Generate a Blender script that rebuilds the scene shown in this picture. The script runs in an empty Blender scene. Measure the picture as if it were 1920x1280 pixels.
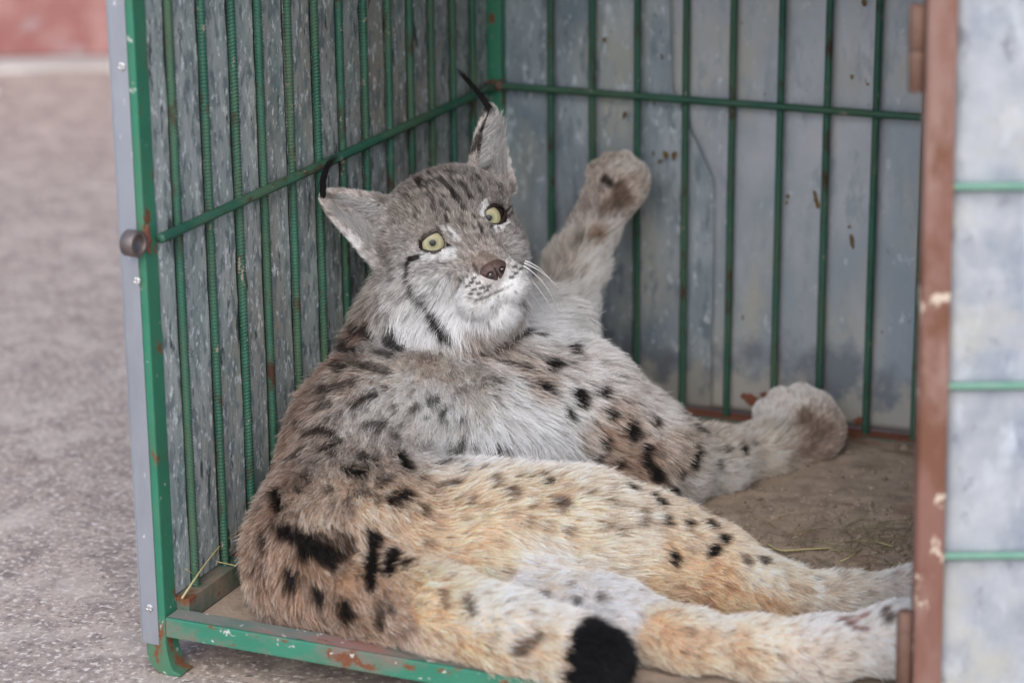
import bpy, bmesh, math, random
import numpy as np
from mathutils import Vector, Matrix, kdtree

scene = bpy.context.scene
COL = scene.collection
random.seed(7)
rng = np.random.default_rng(11)

# ------------------------------------------------------------------ camera
cam_data = bpy.data.cameras.new('camera')
cam = bpy.data.objects.new('camera', cam_data)
COL.objects.link(cam)
AX = ((0.9194,0.3932,-0.0085),(-0.1077,0.2723,0.9562),(0.3783,-0.8782,0.2927))
CL = (1.1205,-1.7967,0.8995)
cam.matrix_world = Matrix(((AX[0][0], AX[1][0], AX[2][0], CL[0]), (AX[0][1], AX[1][1], AX[2][1], CL[1]), (AX[0][2], AX[1][2], AX[2][2], CL[2]), (0, 0, 0, 1)))
cam_data.sensor_width = 36.0
cam_data.lens = 4665.74 / 1920 * 36
cam_data.clip_start = 0.05
cam_data.clip_end = 400
cam_data.dof.use_dof = True
cam_data.dof.focus_distance = 2.36
cam_data.dof.aperture_fstop = 3.5
scene.camera = cam

# ------------------------------------------------------------- sky and sun
SUN_EL, SUN_AZ = math.radians(40), math.radians(162)      # azimuth clockwise from +Y
world = bpy.data.worlds.new('World')
scene.world = world
world.use_nodes = True
wn = world.node_tree
sky = wn.nodes.new('ShaderNodeTexSky')
sky.sky_type = 'NISHITA'
sky.sun_disc = False
sky.sun_elevation = SUN_EL
sky.sun_rotation = SUN_AZ
sky.air_density = 0.8
sky.dust_density = 1.4
sky.ozone_density = 0.6
wn.links.new(sky.outputs[0], wn.nodes['Background'].inputs['Color'])
wn.nodes['Background'].inputs['Strength'].default_value = 0.13
sun_d = bpy.data.lights.new('sun', 'SUN')
sun_d.energy = 0.75
sun_d.angle = math.radians(50)
sun_d.color = (1.0, 0.985, 0.965)
sun = bpy.data.objects.new('sun', sun_d)
COL.objects.link(sun)
sd = Vector((math.sin(SUN_AZ) * math.cos(SUN_EL), math.cos(SUN_AZ) * math.cos(SUN_EL), math.sin(SUN_EL)))
sun.rotation_euler = sd.to_track_quat('Z', 'Y').to_euler()
sun.location = sd * 5
scene.view_settings.view_transform = 'Standard'
scene.view_settings.look = 'None'
scene.view_settings.gamma = 1.0
scene.view_settings.use_curve_mapping = False
scene.view_settings.exposure = 1.05
scene.render.engine = 'CYCLES'
scene.cycles.use_denoising = True
scene.cycles.max_bounces = 5
scene.cycles.diffuse_bounces = 3

# ----------------------------------------------------------------- helpers
def lin(c):
    return tuple(((v / 255) / 12.92 if v / 255 <= 0.04045 else ((v / 255 + 0.055) / 1.055) ** 2.4) for v in c)

def material(name, c1, c2, scale=20, rough=0.6, metal=0.0, bump=0.0, bump_scale=200, layers=(), stretch=(1, 1, 1), spec=0.4, rand=False, coat=0.0, bstretch=None, grime=None):
    """layers: (colour, noise scale, low, high, stretch, roughness or None)"""
    m = bpy.data.materials.new(name)
    m.use_nodes = True
    nt = m.node_tree
    N, K = nt.nodes, nt.links
    bs = N['Principled BSDF']
    tc = N.new('ShaderNodeTexCoord')
    src = tc.outputs['Object']
    if rand:
        oi = N.new('ShaderNodeObjectInfo')
        ml = N.new('ShaderNodeVectorMath'); ml.operation = 'ADD'
        sc = N.new('ShaderNodeMath'); sc.operation = 'MULTIPLY'; sc.inputs[1].default_value = 7.3
        K.new(oi.outputs['Random'], sc.inputs[0])
        K.new(src, ml.inputs[0]); K.new(sc.outputs[0], ml.inputs[1])
        src = ml.outputs[0]
    def noise(s, st, detail=5, rough_=0.6):
        mp = N.new('ShaderNodeMapping')
        mp.inputs['Scale'].default_value = st
        K.new(src, mp.inputs['Vector'])
        n = N.new('ShaderNodeTexNoise')
        n.inputs['Scale'].default_value = s
        n.inputs['Detail'].default_value = detail
        n.inputs['Roughness'].default_value = rough_
        K.new(mp.outputs[0], n.inputs['Vector'])
        return n.outputs['Fac']
    def ramp(fac, lo, hi):
        r = N.new('ShaderNodeMapRange')
        r.inputs['From Min'].default_value = lo
        r.inputs['From Max'].default_value = hi
        K.new(fac, r.inputs['Value'])
        return r.outputs[0]
    def mix(fac, a, b):
        x = N.new('ShaderNodeMix'); x.data_type = 'RGBA'
        K.new(fac, x.inputs[0])
        for s_, v in ((x.inputs[6], a), (x.inputs[7], b)):
            if isinstance(v, tuple):
                s_.default_value = (*v, 1)
            else:
                K.new(v, s_)
        return x.outputs[2]
    col = mix(ramp(noise(scale, stretch), 0.3, 0.7), c1, c2)
    ro = None
    for (lc, ls, lo, hi, st, lr) in layers:
        f = ramp(noise(ls, st), lo - 0.045, hi - 0.05)
        col = mix(f, col, lc)
        if lr is not None:
            x = N.new('ShaderNodeMix'); x.data_type = 'FLOAT'
            K.new(f, x.inputs[0])
            if ro is None:
                x.inputs[2].default_value = rough
            else:
                K.new(ro, x.inputs[2])
            x.inputs[3].default_value = lr
            ro = x.outputs[0]
    if grime:                              # splashed dirt that thins out upwards: colour, height, noise scale
        for gc, gz, gs in grime:
            sx = N.new('ShaderNodeSeparateXYZ'); K.new(src, sx.inputs[0])
            ad = N.new('ShaderNodeMath'); ad.operation = 'MULTIPLY_ADD'; ad.inputs[1].default_value = -0.35 / gz; ad.inputs[2].default_value = 0.30
            K.new(sx.outputs[2], ad.inputs[0])
            a2 = N.new('ShaderNodeMath'); a2.operation = 'ADD'; K.new(ad.outputs[0], a2.inputs[0]); K.new(noise(gs, (1, 1, 0.8)), a2.inputs[1])
            col = mix(ramp(a2.outputs[0], 0.47, 0.62), col, gc)
    K.new(col, bs.inputs['Base Color'])
    bs.inputs['Roughness'].default_value = rough
    if ro is not None:
        K.new(ro, bs.inputs['Roughness'])
    bs.inputs['Metallic'].default_value = metal
    bs.inputs['Specular IOR Level'].default_value = spec
    bs.inputs['Coat Weight'].default_value = coat
    if bump:
        b = N.new('ShaderNodeBump')
        b.inputs['Strength'].default_value = bump
        b.inputs['Distance'].default_value = 0.002
        K.new(noise(bump_scale, bstretch or stretch, 6, 0.65), b.inputs['Height'])
        K.new(b.outputs[0], bs.inputs['Normal'])
    return m

def link(name, me, parent=None, mat=None):
    o = bpy.data.objects.new(name, me)
    COL.objects.link(o)
    if mat is not None and not me.materials:
        me.materials.append(mat)
    if parent is not None:
        o.parent = parent
    return o

def tag(o, label=None, cat=None, group=None, kind=None):
    for k, v in (('label', label), ('category', cat), ('group', group), ('kind', kind)):
        if v:
            o[k] = v
    return o

def empty(name, loc=(0, 0, 0)):
    o = bpy.data.objects.new(name, None)
    COL.objects.link(o)
    o.empty_display_size = 0.05
    return o                       # things keep world coordinates: origin at the cage corner

def mesh(name, verts, faces, smooth=False):
    me = bpy.data.meshes.new(name)
    me.from_pydata([tuple(map(float, v)) for v in verts], [], faces)
    me.update()
    if smooth:
        me.polygons.foreach_set('use_smooth', [True] * len(me.polygons))
    return me

def box(name, lo, hi, mat, parent=None, bevel=0.0012, wob=0.0, cuts=0):
    bm = bmesh.new()
    bmesh.ops.create_cube(bm, size=1)
    for v in bm.verts:
        v.co = Vector([lo[i] + (v.co[i] + 0.5) * (hi[i] - lo[i]) for i in range(3)])
    if bevel:
        bmesh.ops.bevel(bm, geom=list(bm.edges), offset=bevel, segments=2, affect='EDGES', profile=0.6)
    me = bpy.data.meshes.new(name)
    bm.to_mesh(me); bm.free()
    return link(name, me, parent, mat)

def tube_mesh(name, pts, radii, sides=8, cap=True):
    pts = [Vector(p) for p in pts]
    verts, faces = [], []
    up = Vector((0.31, 0.57, 0.76))
    for i, p in enumerate(pts):
        t = (pts[min(i + 1, len(pts) - 1)] - pts[max(i - 1, 0)]).normalized()
        u = t.cross(up).normalized(); w = t.cross(u)
        for k in range(sides):
            an = 2 * math.pi * k / sides
            verts.append(p + (u * math.cos(an) + w * math.sin(an)) * radii[i])
    for i in range(len(pts) - 1):
        for k in range(sides):
            k2 = (k + 1) % sides
            faces.append((i * sides + k, i * sides + k2, (i + 1) * sides + k2, (i + 1) * sides + k))
    if cap:
        faces.append(tuple(reversed(range(sides))))
        faces.append(tuple(range((len(pts) - 1) * sides, len(pts) * sides)))
    return mesh(name, verts, faces, True)

def rebar_mesh(name, length, r=0.0037, pitch=0.0034, sides=10):
    """ribbed reinforcing bar along +Z with slanted ribs"""
    n = int(length / pitch) * 4
    z = np.linspace(0, length, n + 1)
    an = np.arange(sides) * 2 * math.pi / sides
    Z, A = np.meshgrid(z, an, indexing='ij')
    ph = Z / pitch + np.abs(((A / math.pi) % 2) - 1) * 1.1
    rr = r + 0.00065 * np.clip(np.sin(2 * math.pi * ph) * 1.6, -0.6, 1) 
    v = np.stack([rr * np.cos(A), rr * np.sin(A), Z], -1).reshape(-1, 3)
    f = []
    for i in range(n):
        for k in range(sides):
            k2 = (k + 1) % sides
            f.append((i * sides + k, i * sides + k2, (i + 1) * sides + k2, (i + 1) * sides + k))
    f.append(tuple(reversed(range(sides)))); f.append(tuple(range(n * sides, (n + 1) * sides)))
    return mesh(name, v, f, True)

def vnoise(p, s, seed=0):
    """smooth value noise in [0,1] for points p (n,3)"""
    q = p * s + seed * 17.13
    i = np.floor(q).astype(np.int64); f = q - i
    f = f * f * (3 - 2 * f)
    def h(x, y, z):
        n = (x * 374761393 + y * 668265263 + z * 2147483647 + seed * 1274126177) & 0xffffffff
        n = ((n ^ (n >> 13)) * 1274126177) & 0xffffffff
        return ((n ^ (n >> 16)) & 0xffff) / 65535.0
    r = 0
    for dx in (0, 1):
        for dy in (0, 1):
            for dz in (0, 1):
                w = (f[:, 0] if dx else 1 - f[:, 0]) * (f[:, 1] if dy else 1 - f[:, 1]) * (f[:, 2] if dz else 1 - f[:, 2])
                r = r + w * h(i[:, 0] + dx, i[:, 1] + dy, i[:, 2] + dz)
    return r

# --------------------------------------------------------------- materials
GREEN, GREEN2 = (0.026, 0.155, 0.09), (0.045, 0.215, 0.13)
RUST, RUST_D = (0.17, 0.065, 0.03), (0.06, 0.03, 0.018)
m_green = material('green_paint', GREEN, GREEN2, 9, 0.42, bump=0.25, bump_scale=90, layers=(
    ((0.09, 0.15, 0.085), 14, 0.52, 0.72, (1, 1, 0.4), 0.7), (RUST, 38, 0.63, 0.70, (1, 1, 0.6), 0.85), ((0.42, 0.45, 0.40), 75, 0.69, 0.73, (1, 1, 1), 0.6)))
m_bar = material('green_bar_paint', (0.018, 0.082, 0.054), (0.038, 0.135, 0.09), 18, 0.5, bump=0.2, bump_scale=220, rand=True, layers=(
    ((0.07, 0.12, 0.07), 22, 0.5, 0.72, (1, 1, 0.3), 0.7), (RUST_D, 45, 0.61, 0.72, (1, 1, 0.5), 0.85), ((0.30, 0.25, 0.2), 120, 0.70, 0.74, (1, 1, 0.6), 0.7)))
m_rail = material('worn_green_rail', (0.028, 0.17, 0.105), (0.05, 0.22, 0.14), 12, 0.5, bump=0.35, bump_scale=120, layers=(
    ((0.19, 0.15, 0.12), 13, 0.54, 0.66, (0.6, 1, 1), 0.8), (RUST, 42, 0.62, 0.69, (0.7, 1, 1), 0.9), ((0.5, 0.5, 0.46), 85, 0.68, 0.72, (1, 1, 1), 0.6)))
m_rail_side = material('dirty_green_angle', (0.05, 0.13, 0.095), (0.12, 0.125, 0.095), 16, 0.7, bump=0.4, bump_scale=110, layers=(
    ((0.22, 0.17, 0.125), 18, 0.5, 0.64, (1, 1, 1), 0.9), (RUST, 36, 0.6, 0.68, (1, 1, 1), 0.9)))
m_rusty_top = material('worn_rail_top', (0.26, 0.22, 0.20), (0.10, 0.19, 0.14), 22, 0.6, bump=0.5, bump_scale=130, layers=(
    ((0.30, 0.16, 0.13), 17, 0.5, 0.62, (0.5, 1, 1), 0.8), ((0.03, 0.03, 0.035), 26, 0.64, 0.68, (0.4, 1, 1), 0.5), ((0.55, 0.52, 0.5), 70, 0.66, 0.70, (1, 1, 1), 0.5)))
m_alu = material('galvanised_trim', (0.34, 0.36, 0.40), (0.42, 0.44, 0.48), 7, 0.42, 0.55, bump=0.08, bump_scale=60, layers=(
    ((0.27, 0.27, 0.29), 12, 0.5, 0.75, (1, 1, 0.3), 0.55), ((0.7, 0.7, 0.7), 90, 0.70, 0.73, (1, 1, 0.6), 0.5)))
m_screw = material('screw_metal', (0.35, 0.34, 0.33), (0.5, 0.5, 0.5), 200, 0.4, 0.8)
m_plank = material('weathered_side_board', (0.34, 0.38, 0.375), (0.50, 0.525, 0.515), 22, 0.55, 0.15, bump=0.9, bump_scale=150, stretch=(1, 1, 0.3), bstretch=(1, 1, 0.3), layers=(
    ((0.20, 0.29, 0.28), 26, 0.55, 0.78, (1, 1, 0.25), 0.55), ((0.34, 0.31, 0.26), 7, 0.54, 0.76, (1, 1, 0.5), 0.75), ((0.20, 0.24, 0.25), 110, 0.54, 0.66, (1, 1, 0.4), 0.6), ((0.74, 0.77, 0.77), 190, 0.60, 0.70, (1, 1, 0.5), 0.4), ((0.07, 0.085, 0.085), 80, 0.66, 0.72, (1, 1, 0.3), 0.8)))
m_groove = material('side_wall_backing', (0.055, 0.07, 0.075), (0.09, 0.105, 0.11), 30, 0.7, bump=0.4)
m_sheet = material('galvanised_wall_sheet', (0.23, 0.29, 0.335), (0.48, 0.53, 0.565), 14, 0.5, 0.25, bump=0.2, bump_scale=150, stretch=(1, 1, 0.6), grime=(((0.17, 0.19, 0.215), 0.075, 16), ((0.38, 0.38, 0.355), 0.045, 26)), layers=(
    ((0.17, 0.225, 0.265), 16, 0.54, 0.74, (1, 1, 0.35), 0.5), ((0.45, 0.45, 0.40), 9, 0.57, 0.75, (1, 1, 0.5), 0.65), ((0.20, 0.25, 0.29), 60, 0.58, 0.70, (1, 1, 0.3), 0.5), ((0.62, 0.68, 0.73), 110, 0.61, 0.76, (1, 1, 0.5), 0.4), ((0.12, 0.10, 0.085), 130, 0.735, 0.765, (1, 1, 0.6), 0.8)))
m_sheet2 = material('galvanised_overlap_sheet', (0.33, 0.37, 0.415), (0.52, 0.535, 0.565), 9, 0.5, 0.2, bump=0.12, bump_scale=120, grime=(((0.21, 0.235, 0.265), 0.085, 15), ((0.43, 0.425, 0.39), 0.05, 26)), layers=(
    ((0.27, 0.335, 0.385), 10, 0.54, 0.74, (1, 1, 0.3), 0.5), ((0.44, 0.44, 0.40), 14, 0.57, 0.74, (1, 1, 0.4), 0.6), ((0.33, 0.37, 0.41), 70, 0.58, 0.70, (1, 1, 0.35), 0.5), ((0.58, 0.63, 0.68), 90, 0.66, 0.80, (1, 1, 0.6), 0.4), ((0.15, 0.12, 0.095), 105, 0.73, 0.765, (1, 1, 0.6), 0.8)))
m_rust = material('rusty_door_frame', (0.19, 0.085, 0.06), (0.26, 0.135, 0.105), 10, 0.75, 0.0, bump=0.3, bump_scale=100, stretch=(1, 1, 0.5), layers=(
    ((0.32, 0.215, 0.18), 13, 0.54, 0.74, (1, 1, 0.4), 0.8), ((0.17, 0.075, 0.045), 20, 0.56, 0.68, (1, 1, 0.5), 0.9), ((0.58, 0.47, 0.36), 32, 0.67, 0.71, (1, 1, 0.8), 0.8)))
m_rust_dark = material('dark_rusty_iron', (0.12, 0.065, 0.045), (0.20, 0.115, 0.085), 40, 0.7, 0.2, bump=0.5, bump_scale=160)
m_iron = material('worn_iron_ring', (0.13, 0.105, 0.095), (0.22, 0.18, 0.165), 60, 0.45, 0.5, bump=0.3, bump_scale=200)
m_doorsheet = material('door_sheet', (0.31, 0.335, 0.37), (0.52, 0.54, 0.56), 20, 0.45, 0.2, bump=0.2, bump_scale=100, layers=(
    ((0.25, 0.28, 0.34), 22, 0.52, 0.74, (1, 1, 0.6), 0.4), ((0.56, 0.60, 0.64), 36, 0.58, 0.74, (1, 1, 0.5), 0.35), ((0.47, 0.46, 0.40), 12, 0.58, 0.76, (1, 1, 1), 0.5), ((0.22, 0.23, 0.25), 60, 0.64, 0.78, (1, 1, 0.7), 0.6)))
m_doorbar = material('pale_green_bar', (0.13, 0.29, 0.21), (0.21, 0.36, 0.28), 30, 0.5, layers=(((0.38, 0.30, 0.22), 26, 0.56, 0.64, (1, 1, 1), 0.7),))
m_floor = material('dirty_floor_plate', (0.20, 0.135, 0.095), (0.26, 0.19, 0.14), 14, 0.9, bump=0.8, bump_scale=140, layers=(
    ((0.17, 0.15, 0.10), 22, 0.52, 0.66, (1, 1, 1), None), ((0.29, 0.14, 0.09), 9, 0.56, 0.68, (1, 1, 1), None)))
m_soil = material('packed_soil', (0.35, 0.265, 0.195), (0.44, 0.345, 0.265), 9, 0.95, bump=0.9, bump_scale=160, layers=(
    ((0.24, 0.185, 0.14), 30, 0.54, 0.74, (1, 1, 1), None), ((0.23, 0.125, 0.085), 6, 0.58, 0.7, (1, 1, 1), None)))
m_clod = material('soil_clods', (0.21, 0.16, 0.12), (0.38, 0.30, 0.23), 40, 0.95, bump=0.6, bump_scale=300)
m_straw = material('dry_straw', (0.42, 0.36, 0.16), (0.50, 0.44, 0.24), 60, 0.6)
m_grass = material('trampled_hay', (0.14, 0.125, 0.065), (0.27, 0.225, 0.13), 40, 0.7)
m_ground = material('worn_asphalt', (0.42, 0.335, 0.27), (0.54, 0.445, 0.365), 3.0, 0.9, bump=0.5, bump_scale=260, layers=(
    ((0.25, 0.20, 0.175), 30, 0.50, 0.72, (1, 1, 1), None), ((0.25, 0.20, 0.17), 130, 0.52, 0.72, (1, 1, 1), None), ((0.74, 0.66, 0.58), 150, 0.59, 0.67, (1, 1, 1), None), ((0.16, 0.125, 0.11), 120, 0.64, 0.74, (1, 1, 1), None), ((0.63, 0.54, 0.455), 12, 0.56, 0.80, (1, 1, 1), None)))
m_redwall = material('red_plaster_wall', (0.27, 0.105, 0.09), (0.34, 0.15, 0.13), 5, 0.85, bump=0.5, bump_scale=40, layers=(
    ((0.40, 0.215, 0.19), 8, 0.52, 0.66, (1, 1, 1), None), ((0.36, 0.25, 0.24), 6, 0.66, 0.72, (1, 1, 1), None)))
m_kerb = material('pale_wall_foot', (0.55, 0.51, 0.46), (0.46, 0.42, 0.375), 6, 0.9, bump=0.5, bump_scale=60)
m_paper = material('white_paper', (0.78, 0.79, 0.82), (0.72, 0.73, 0.76), 10, 0.7)
m_stain = material('brown_smear', (0.10, 0.055, 0.012), (0.17, 0.10, 0.02), 60, 0.5)
m_ruststain = material('rust_blister', (0.17, 0.06, 0.035), (0.23, 0.09, 0.055), 80, 0.9, bump=0.6)

# -------------------------------------------------------- ground and wall
GZ = -0.058
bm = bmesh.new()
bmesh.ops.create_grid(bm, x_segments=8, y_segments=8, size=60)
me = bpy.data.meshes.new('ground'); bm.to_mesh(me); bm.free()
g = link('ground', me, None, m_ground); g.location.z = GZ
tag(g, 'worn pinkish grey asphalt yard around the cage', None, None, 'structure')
U = Vector((0.918, 0.396, 0)); V = Vector((-0.396, 0.918, 0))
wall_o = Vector((-1.77, 2.56, GZ))
def wall_pt(u, v, z):
    p = wall_o + U * u + V * v
    return (p.x, p.y, GZ + z)
def wall_block(name, u0, u1, v0, v1, z0, z1, mat, parent, seg=60, amp=0.01):
    vs, fs = [], []
    prof = [(v0, z0), (v0, z0 + (z1 - z0) * 0.33), (v0, z0 + (z1 - z0) * 0.66), (v0, z1), (v1, z1), (v1, z0)]
    for i in range(seg + 1):
        for (vv, zz) in prof:
            vs.append(wall_pt(u0 + (u1 - u0) * i / seg, vv + random.uniform(-amp, amp), zz + (random.uniform(-amp, amp) if zz > z0 + 1e-6 else 0)))
    n = len(prof)
    for i in range(seg):
        for k in range(n):
            k2 = (k + 1) % n
            fs.append((i * n + k, i * n + k2, (i + 1) * n + k2, (i + 1) * n + k))
    fs.append(tuple(range(n))); fs.append(tuple(range(seg * n, seg * n + n))[::-1])
    me_ = mesh(name, vs, fs)
    b_ = bmesh.new(); b_.from_mesh(me_); bmesh.ops.recalc_face_normals(b_, faces=b_.faces); b_.to_mesh(me_); b_.free()
    return link(name, me_, parent, mat)
wall = empty('red_wall')
tag(wall, 'red plastered low wall beyond the yard behind the cage', 'wall')
wall_block('wall_face', -5, 7, 0.0, 0.3, 0.016, 1.5, m_redwall, wall)
wall_block('wall_foot', -5, 7, -0.10, 0.28, -0.02, 0.014, m_kerb, wall, amp=0.006)
lit = mesh('paper_scrap', [(-1.71 + 0.036 * math.cos(t) * (1 + 0.2 * math.sin(3 * t)), 2.165 + 0.035 * math.sin(t), GZ + 0.008 + 0.01 * math.sin(2 * t)) for t in np.linspace(0, 2 * math.pi, 13)[:-1]] + [(-1.71, 2.165, GZ + 0.022)],
           [(i, (i + 1) % 12, 12) for i in range(12)])
lo = link('paper_scrap', lit, None, m_paper)
md = lo.modifiers.new('thick', 'SOLIDIFY'); md.thickness = 0.002
tag(lo, 'crumpled white scrap of paper lying by the red wall', 'litter')

# -------------------------------------------------------------------- cage
TOP = 0.86
LY = [0.0530, 0.1084, 0.1624, 0.2113, 0.2671, 0.3232, 0.3759, 0.4283, 0.4829, 0.5358, 0.5882, 0.6439, 0.6965]
BX = [0.0731, 0.1233, 0.1778, 0.2333, 0.2862, 0.3413, 0.3938, 0.4481, 0.502, 0.556, 0.610, 0.655]
cage = empty('animal_cage')
tag(cage, 'green barred animal cage with galvanised sheet walls holding the lynx', 'cage')
box('corner_post', (-0.0215, 0.0, -0.045), (0.0, 0.0214, TOP), m_green, cage, 0.0018)
box('corner_post', (-0.028, 0.7505, -0.045), (0.0125, 0.7665, TOP), m_green, cage, 0.0015)
box('corner_post', (0.690, 0.026, -0.045), (0.712, 0.048, TOP), m_green, cage, 0.0015)
box('corner_post', (0.690, 0.745, -0.045), (0.712, 0.767, TOP), m_green, cage, 0.0015)
# front rail with its worn top face
box('front_rail', (0.0004, -0.0006, -0.0200), (0.689, 0.0213, -0.0006), m_rail, cage, 0.0016)
tp = mesh('rail_top', [(0.002, 0.0006, 0.0), (0.688, 0.0006, 0.0), (0.688, 0.0205, 0.0), (0.002, 0.0205, 0.0)], [(0, 1, 2, 3)])
link('rail_top_wear', tp, cage, m_rusty_top)
# angle iron at the foot of the side wall, its upright face carrying the boards
box('side_rail', (-0.0212, 0.0218, -0.0118), (0.0129, 0.7495, 0.0104), m_rail_side, cage, 0.0010)
box('back_rail', (0.0130, 0.7420, -0.0110), (0.6895, 0.7650, -0.0080), m_ruststain, cage, 0.0008)
box('back_rail', (0.0132, 0.7390, -0.0240), (0.6890, 0.7417, -0.0082), m_rail_side, cage, 0.0006)
box('floor_plate', (-0.021, 0.0220, -0.0170), (0.689, 0.7380, -0.0122), m_floor, cage, 0.0005)
box('roof_sheet', (-0.024, -0.01, TOP + 0.001), (0.714, 0.770, TOP + 0.006), m_sheet2, cage, 0.001)
box('top_rail', (0.0005, 0.0, TOP - 0.022), (0.689, 0.0213, TOP - 0.001), m_rail, cage, 0.0015)
# side wall: backing sheet in the grooves and a raised board between every two bars
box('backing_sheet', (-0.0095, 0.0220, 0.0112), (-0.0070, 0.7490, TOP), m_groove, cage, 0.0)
edges = [0.0216] + [y + 0.0085 for y in LY]
for i in range(len(edges)):
    y0 = edges[i]
    y1 = (LY[i] + 0.0010) if i < len(LY) else 0.7488
    pr = [(-0.0068, y0), (-0.0042, y0 + 0.0003), (-0.0032, y0 + 0.0012), (-0.0028, (y0 + y1) / 2), (-0.0032, y1 - 0.0012), (-0.0042, y1 - 0.0003), (-0.0068, y1)]
    nz = 70
    vs = np.zeros((nz + 1, len(pr), 3))
    for k in range(nz + 1):
        for j, (x, y) in enumerate(pr):
            vs[k, j] = (x, y, 0.0115 + (TOP - 0.0115) * k / nz)
    vs = vs.reshape(-1, 3)
    wv = vnoise(vs * np.array([3, 3, 0.8]), 30, i)
    inner = np.tile(np.array([0, 1, 1, 1, 1, 1, 0.0]), nz + 1)
    vs[:, 0] += inner * (wv - 0.5) * 0.0016
    vs[:, 1] += inner * (vnoise(vs, 40, i + 50) - 0.5) * 0.002
    m_ = len(pr)
    fs = [(k * m_ + j, (k + 1) * m_ + j, (k + 1) * m_ + j + 1, k * m_ + j + 1) for k in range(nz) for j in range(m_ - 1)]
    link('board', mesh('board', vs, fs, False), cage, m_plank)
bar_me = rebar_mesh('bar', TOP - 0.0105)
for i, y in enumerate(LY):
    o = link('bar', bar_me, cage, m_bar)
    o.location = (0.0022, y, 0.0100)
    o.rotation_euler = (random.uniform(-0.002, 0.002), 0, i * 2.1)
bar_back = rebar_mesh('bar', TOP + 0.0075)
for i, x in enumerate(BX):
    o = link('bar', bar_back, cage, m_bar)
    o.location = (x, 0.7509, -0.0085)
    o.rotation_euler = (0, [0, -0.004, 0.003, -0.006, 0.002, -0.003, 0, -0.002, 0, 0, 0, 0][i], i * 1.7)
cb = rebar_mesh('cross_bar', 0.735, 0.0042)
o = link('cross_bar', cb, cage, m_bar); o.location = (0.0070, 0.0140, 0.3522); o.rotation_euler = (math.radians(-90), 0, 0)
cb2 = rebar_mesh('cross_bar', 0.676, 0.0040)
o = link('cross_bar', cb2, cage, m_bar); o.location = (0.0128, 0.7440, 0.3530); o.rotation_euler = (0, math.radians(90), 0)
# weld beads where the cross bars meet the posts
for p in ((0.013, 0.7435, 0.3535), (0.004, 0.741, 0.3535)):
    bm = bmesh.new(); bmesh.ops.create_icosphere(bm, subdivisions=2, radius=0.0068)
    for v in bm.verts:
        v.co *= 1 + 0.25 * random.uniform(-1, 1)
        v.co += Vector(p)
    me = bpy.data.meshes.new('weld'); bm.to_mesh(me); bm.free()
    link('weld', me, cage, m_rust_dark)
# back wall: rippled sheet and a second sheet lapped over it
def sheet(name, outline_fn, nx, nz, mat, yb, seed):
    vs, fs = [], []
    for k in range(nz + 1):
        for j in range(nx + 1):
            x, z = outline_fn(j / nx, k / nz)
            vs.append((x, yb, z))
    vs = np.array(vs)
    vs[:, 1] -= (vnoise(vs, 9, seed) - 0.5) * 0.0030 + (vnoise(vs, 28, seed + 3) - 0.5) * 0.0010
    for k in range(nz):
        for j in range(nx):
            q = k * (nx + 1) + j
            fs.append((q, q + 1, q + nx + 2, q + nx + 1))
    o_ = link(name, mesh(name, vs, fs, True), cage, mat)
    md_ = o_.modifiers.new('thick', 'SOLIDIFY'); md_.thickness = 0.0008; md_.offset = 1
    return o_
sheet('wall_sheet', lambda u, v: (-0.018 + u * 0.708, -0.008 + v * (TOP + 0.008)), 90, 110, m_sheet, 0.7665, 1)
def lap(u, v):
    z = -0.004 + v * (TOP + 0.004)
    e = 0.213 + 0.05 * max(0.0, min(1.0, (0.36 - z) / 0.10)) - 0.02 * max(0.0, z - 0.36) / 0.5
    return (e + u * (0.688 - e), z)
sheet('lapped_sheet', lap, 60, 120, m_sheet2, 0.7635, 4)
def smear(name, cx, cz, rx, rz, ang, mat, y, seed, n=14):
    rr = random.Random(seed)
    vs = [(cx, y - 0.0006, cz)]
    for i in range(n):
        t = 2 * math.pi * i / n
        k = rr.uniform(0.6, 1.2)
        px_, pz_ = rx * k * math.cos(t), rz * k * math.sin(t)
        vs.append((cx + px_ * math.cos(ang) - pz_ * math.sin(ang), y, cz + px_ * math.sin(ang) + pz_ * math.cos(ang)))
    return link(name, mesh(name, vs, [(0, 1 + (i + 1) % n, 1 + i) for i in range(n)]), cage, mat)
smear('stain', 0.2071, 0.2857, 0.003, 0.0053, 0.3, m_stain, 0.7602, 0)
smear('stain', 0.2171, 0.2854, 0.003, 0.0059, -0.2, m_stain, 0.7602, 1)
smear('stain', 0.2008, 0.2779, 0.0036, 0.0018, 0.4, m_stain, 0.7602, 2)
smear('stain', 0.1925, 0.2864, 0.0015, 0.003, 0, m_stain, 0.7602, 3)
smear('stain', 0.1342, 0.41, 0.0021, 0.0041, 0, m_stain, 0.7602, 4)
smear('stain', 0.2016, 0.3952, 0.0012, 0.0035, 0.3, m_stain, 0.7602, 5)
smear('stain', 0.158, 0.3274, 0.0018, 0.0054, -0.3, m_stain, 0.7602, 6)
smear('stain', 0.3815, 0.2493, 0.0029, 0.014, 0.25, m_stain, 0.7602, 7)
smear('stain', 0.3494, 0.2507, 0.0023, 0.0029, 0, m_stain, 0.7602, 8)
smear('stain', 0.3484, 0.2434, 0.0018, 0.0023, 0, m_stain, 0.7602, 9)
smear('stain', 0.4231, 0.207, 0.0026, 0.0081, 0.1, m_stain, 0.7602, 10)
smear('stain', 0.4196, 0.2228, 0.0015, 0.0023, 0, m_stain, 0.7602, 11)
smear('stain', 0.3153, 0.0113, 0.0133, 0.0084, -0.5, m_ruststain, 0.7602, 12)
smear('stain', 0.3026, 0.0148, 0.0036, 0.0042, 0, m_ruststain, 0.7602, 13)
smear('stain', 0.3271, 0.019, 0.0048, 0.0042, 0, m_ruststain, 0.7602, 14)
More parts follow.
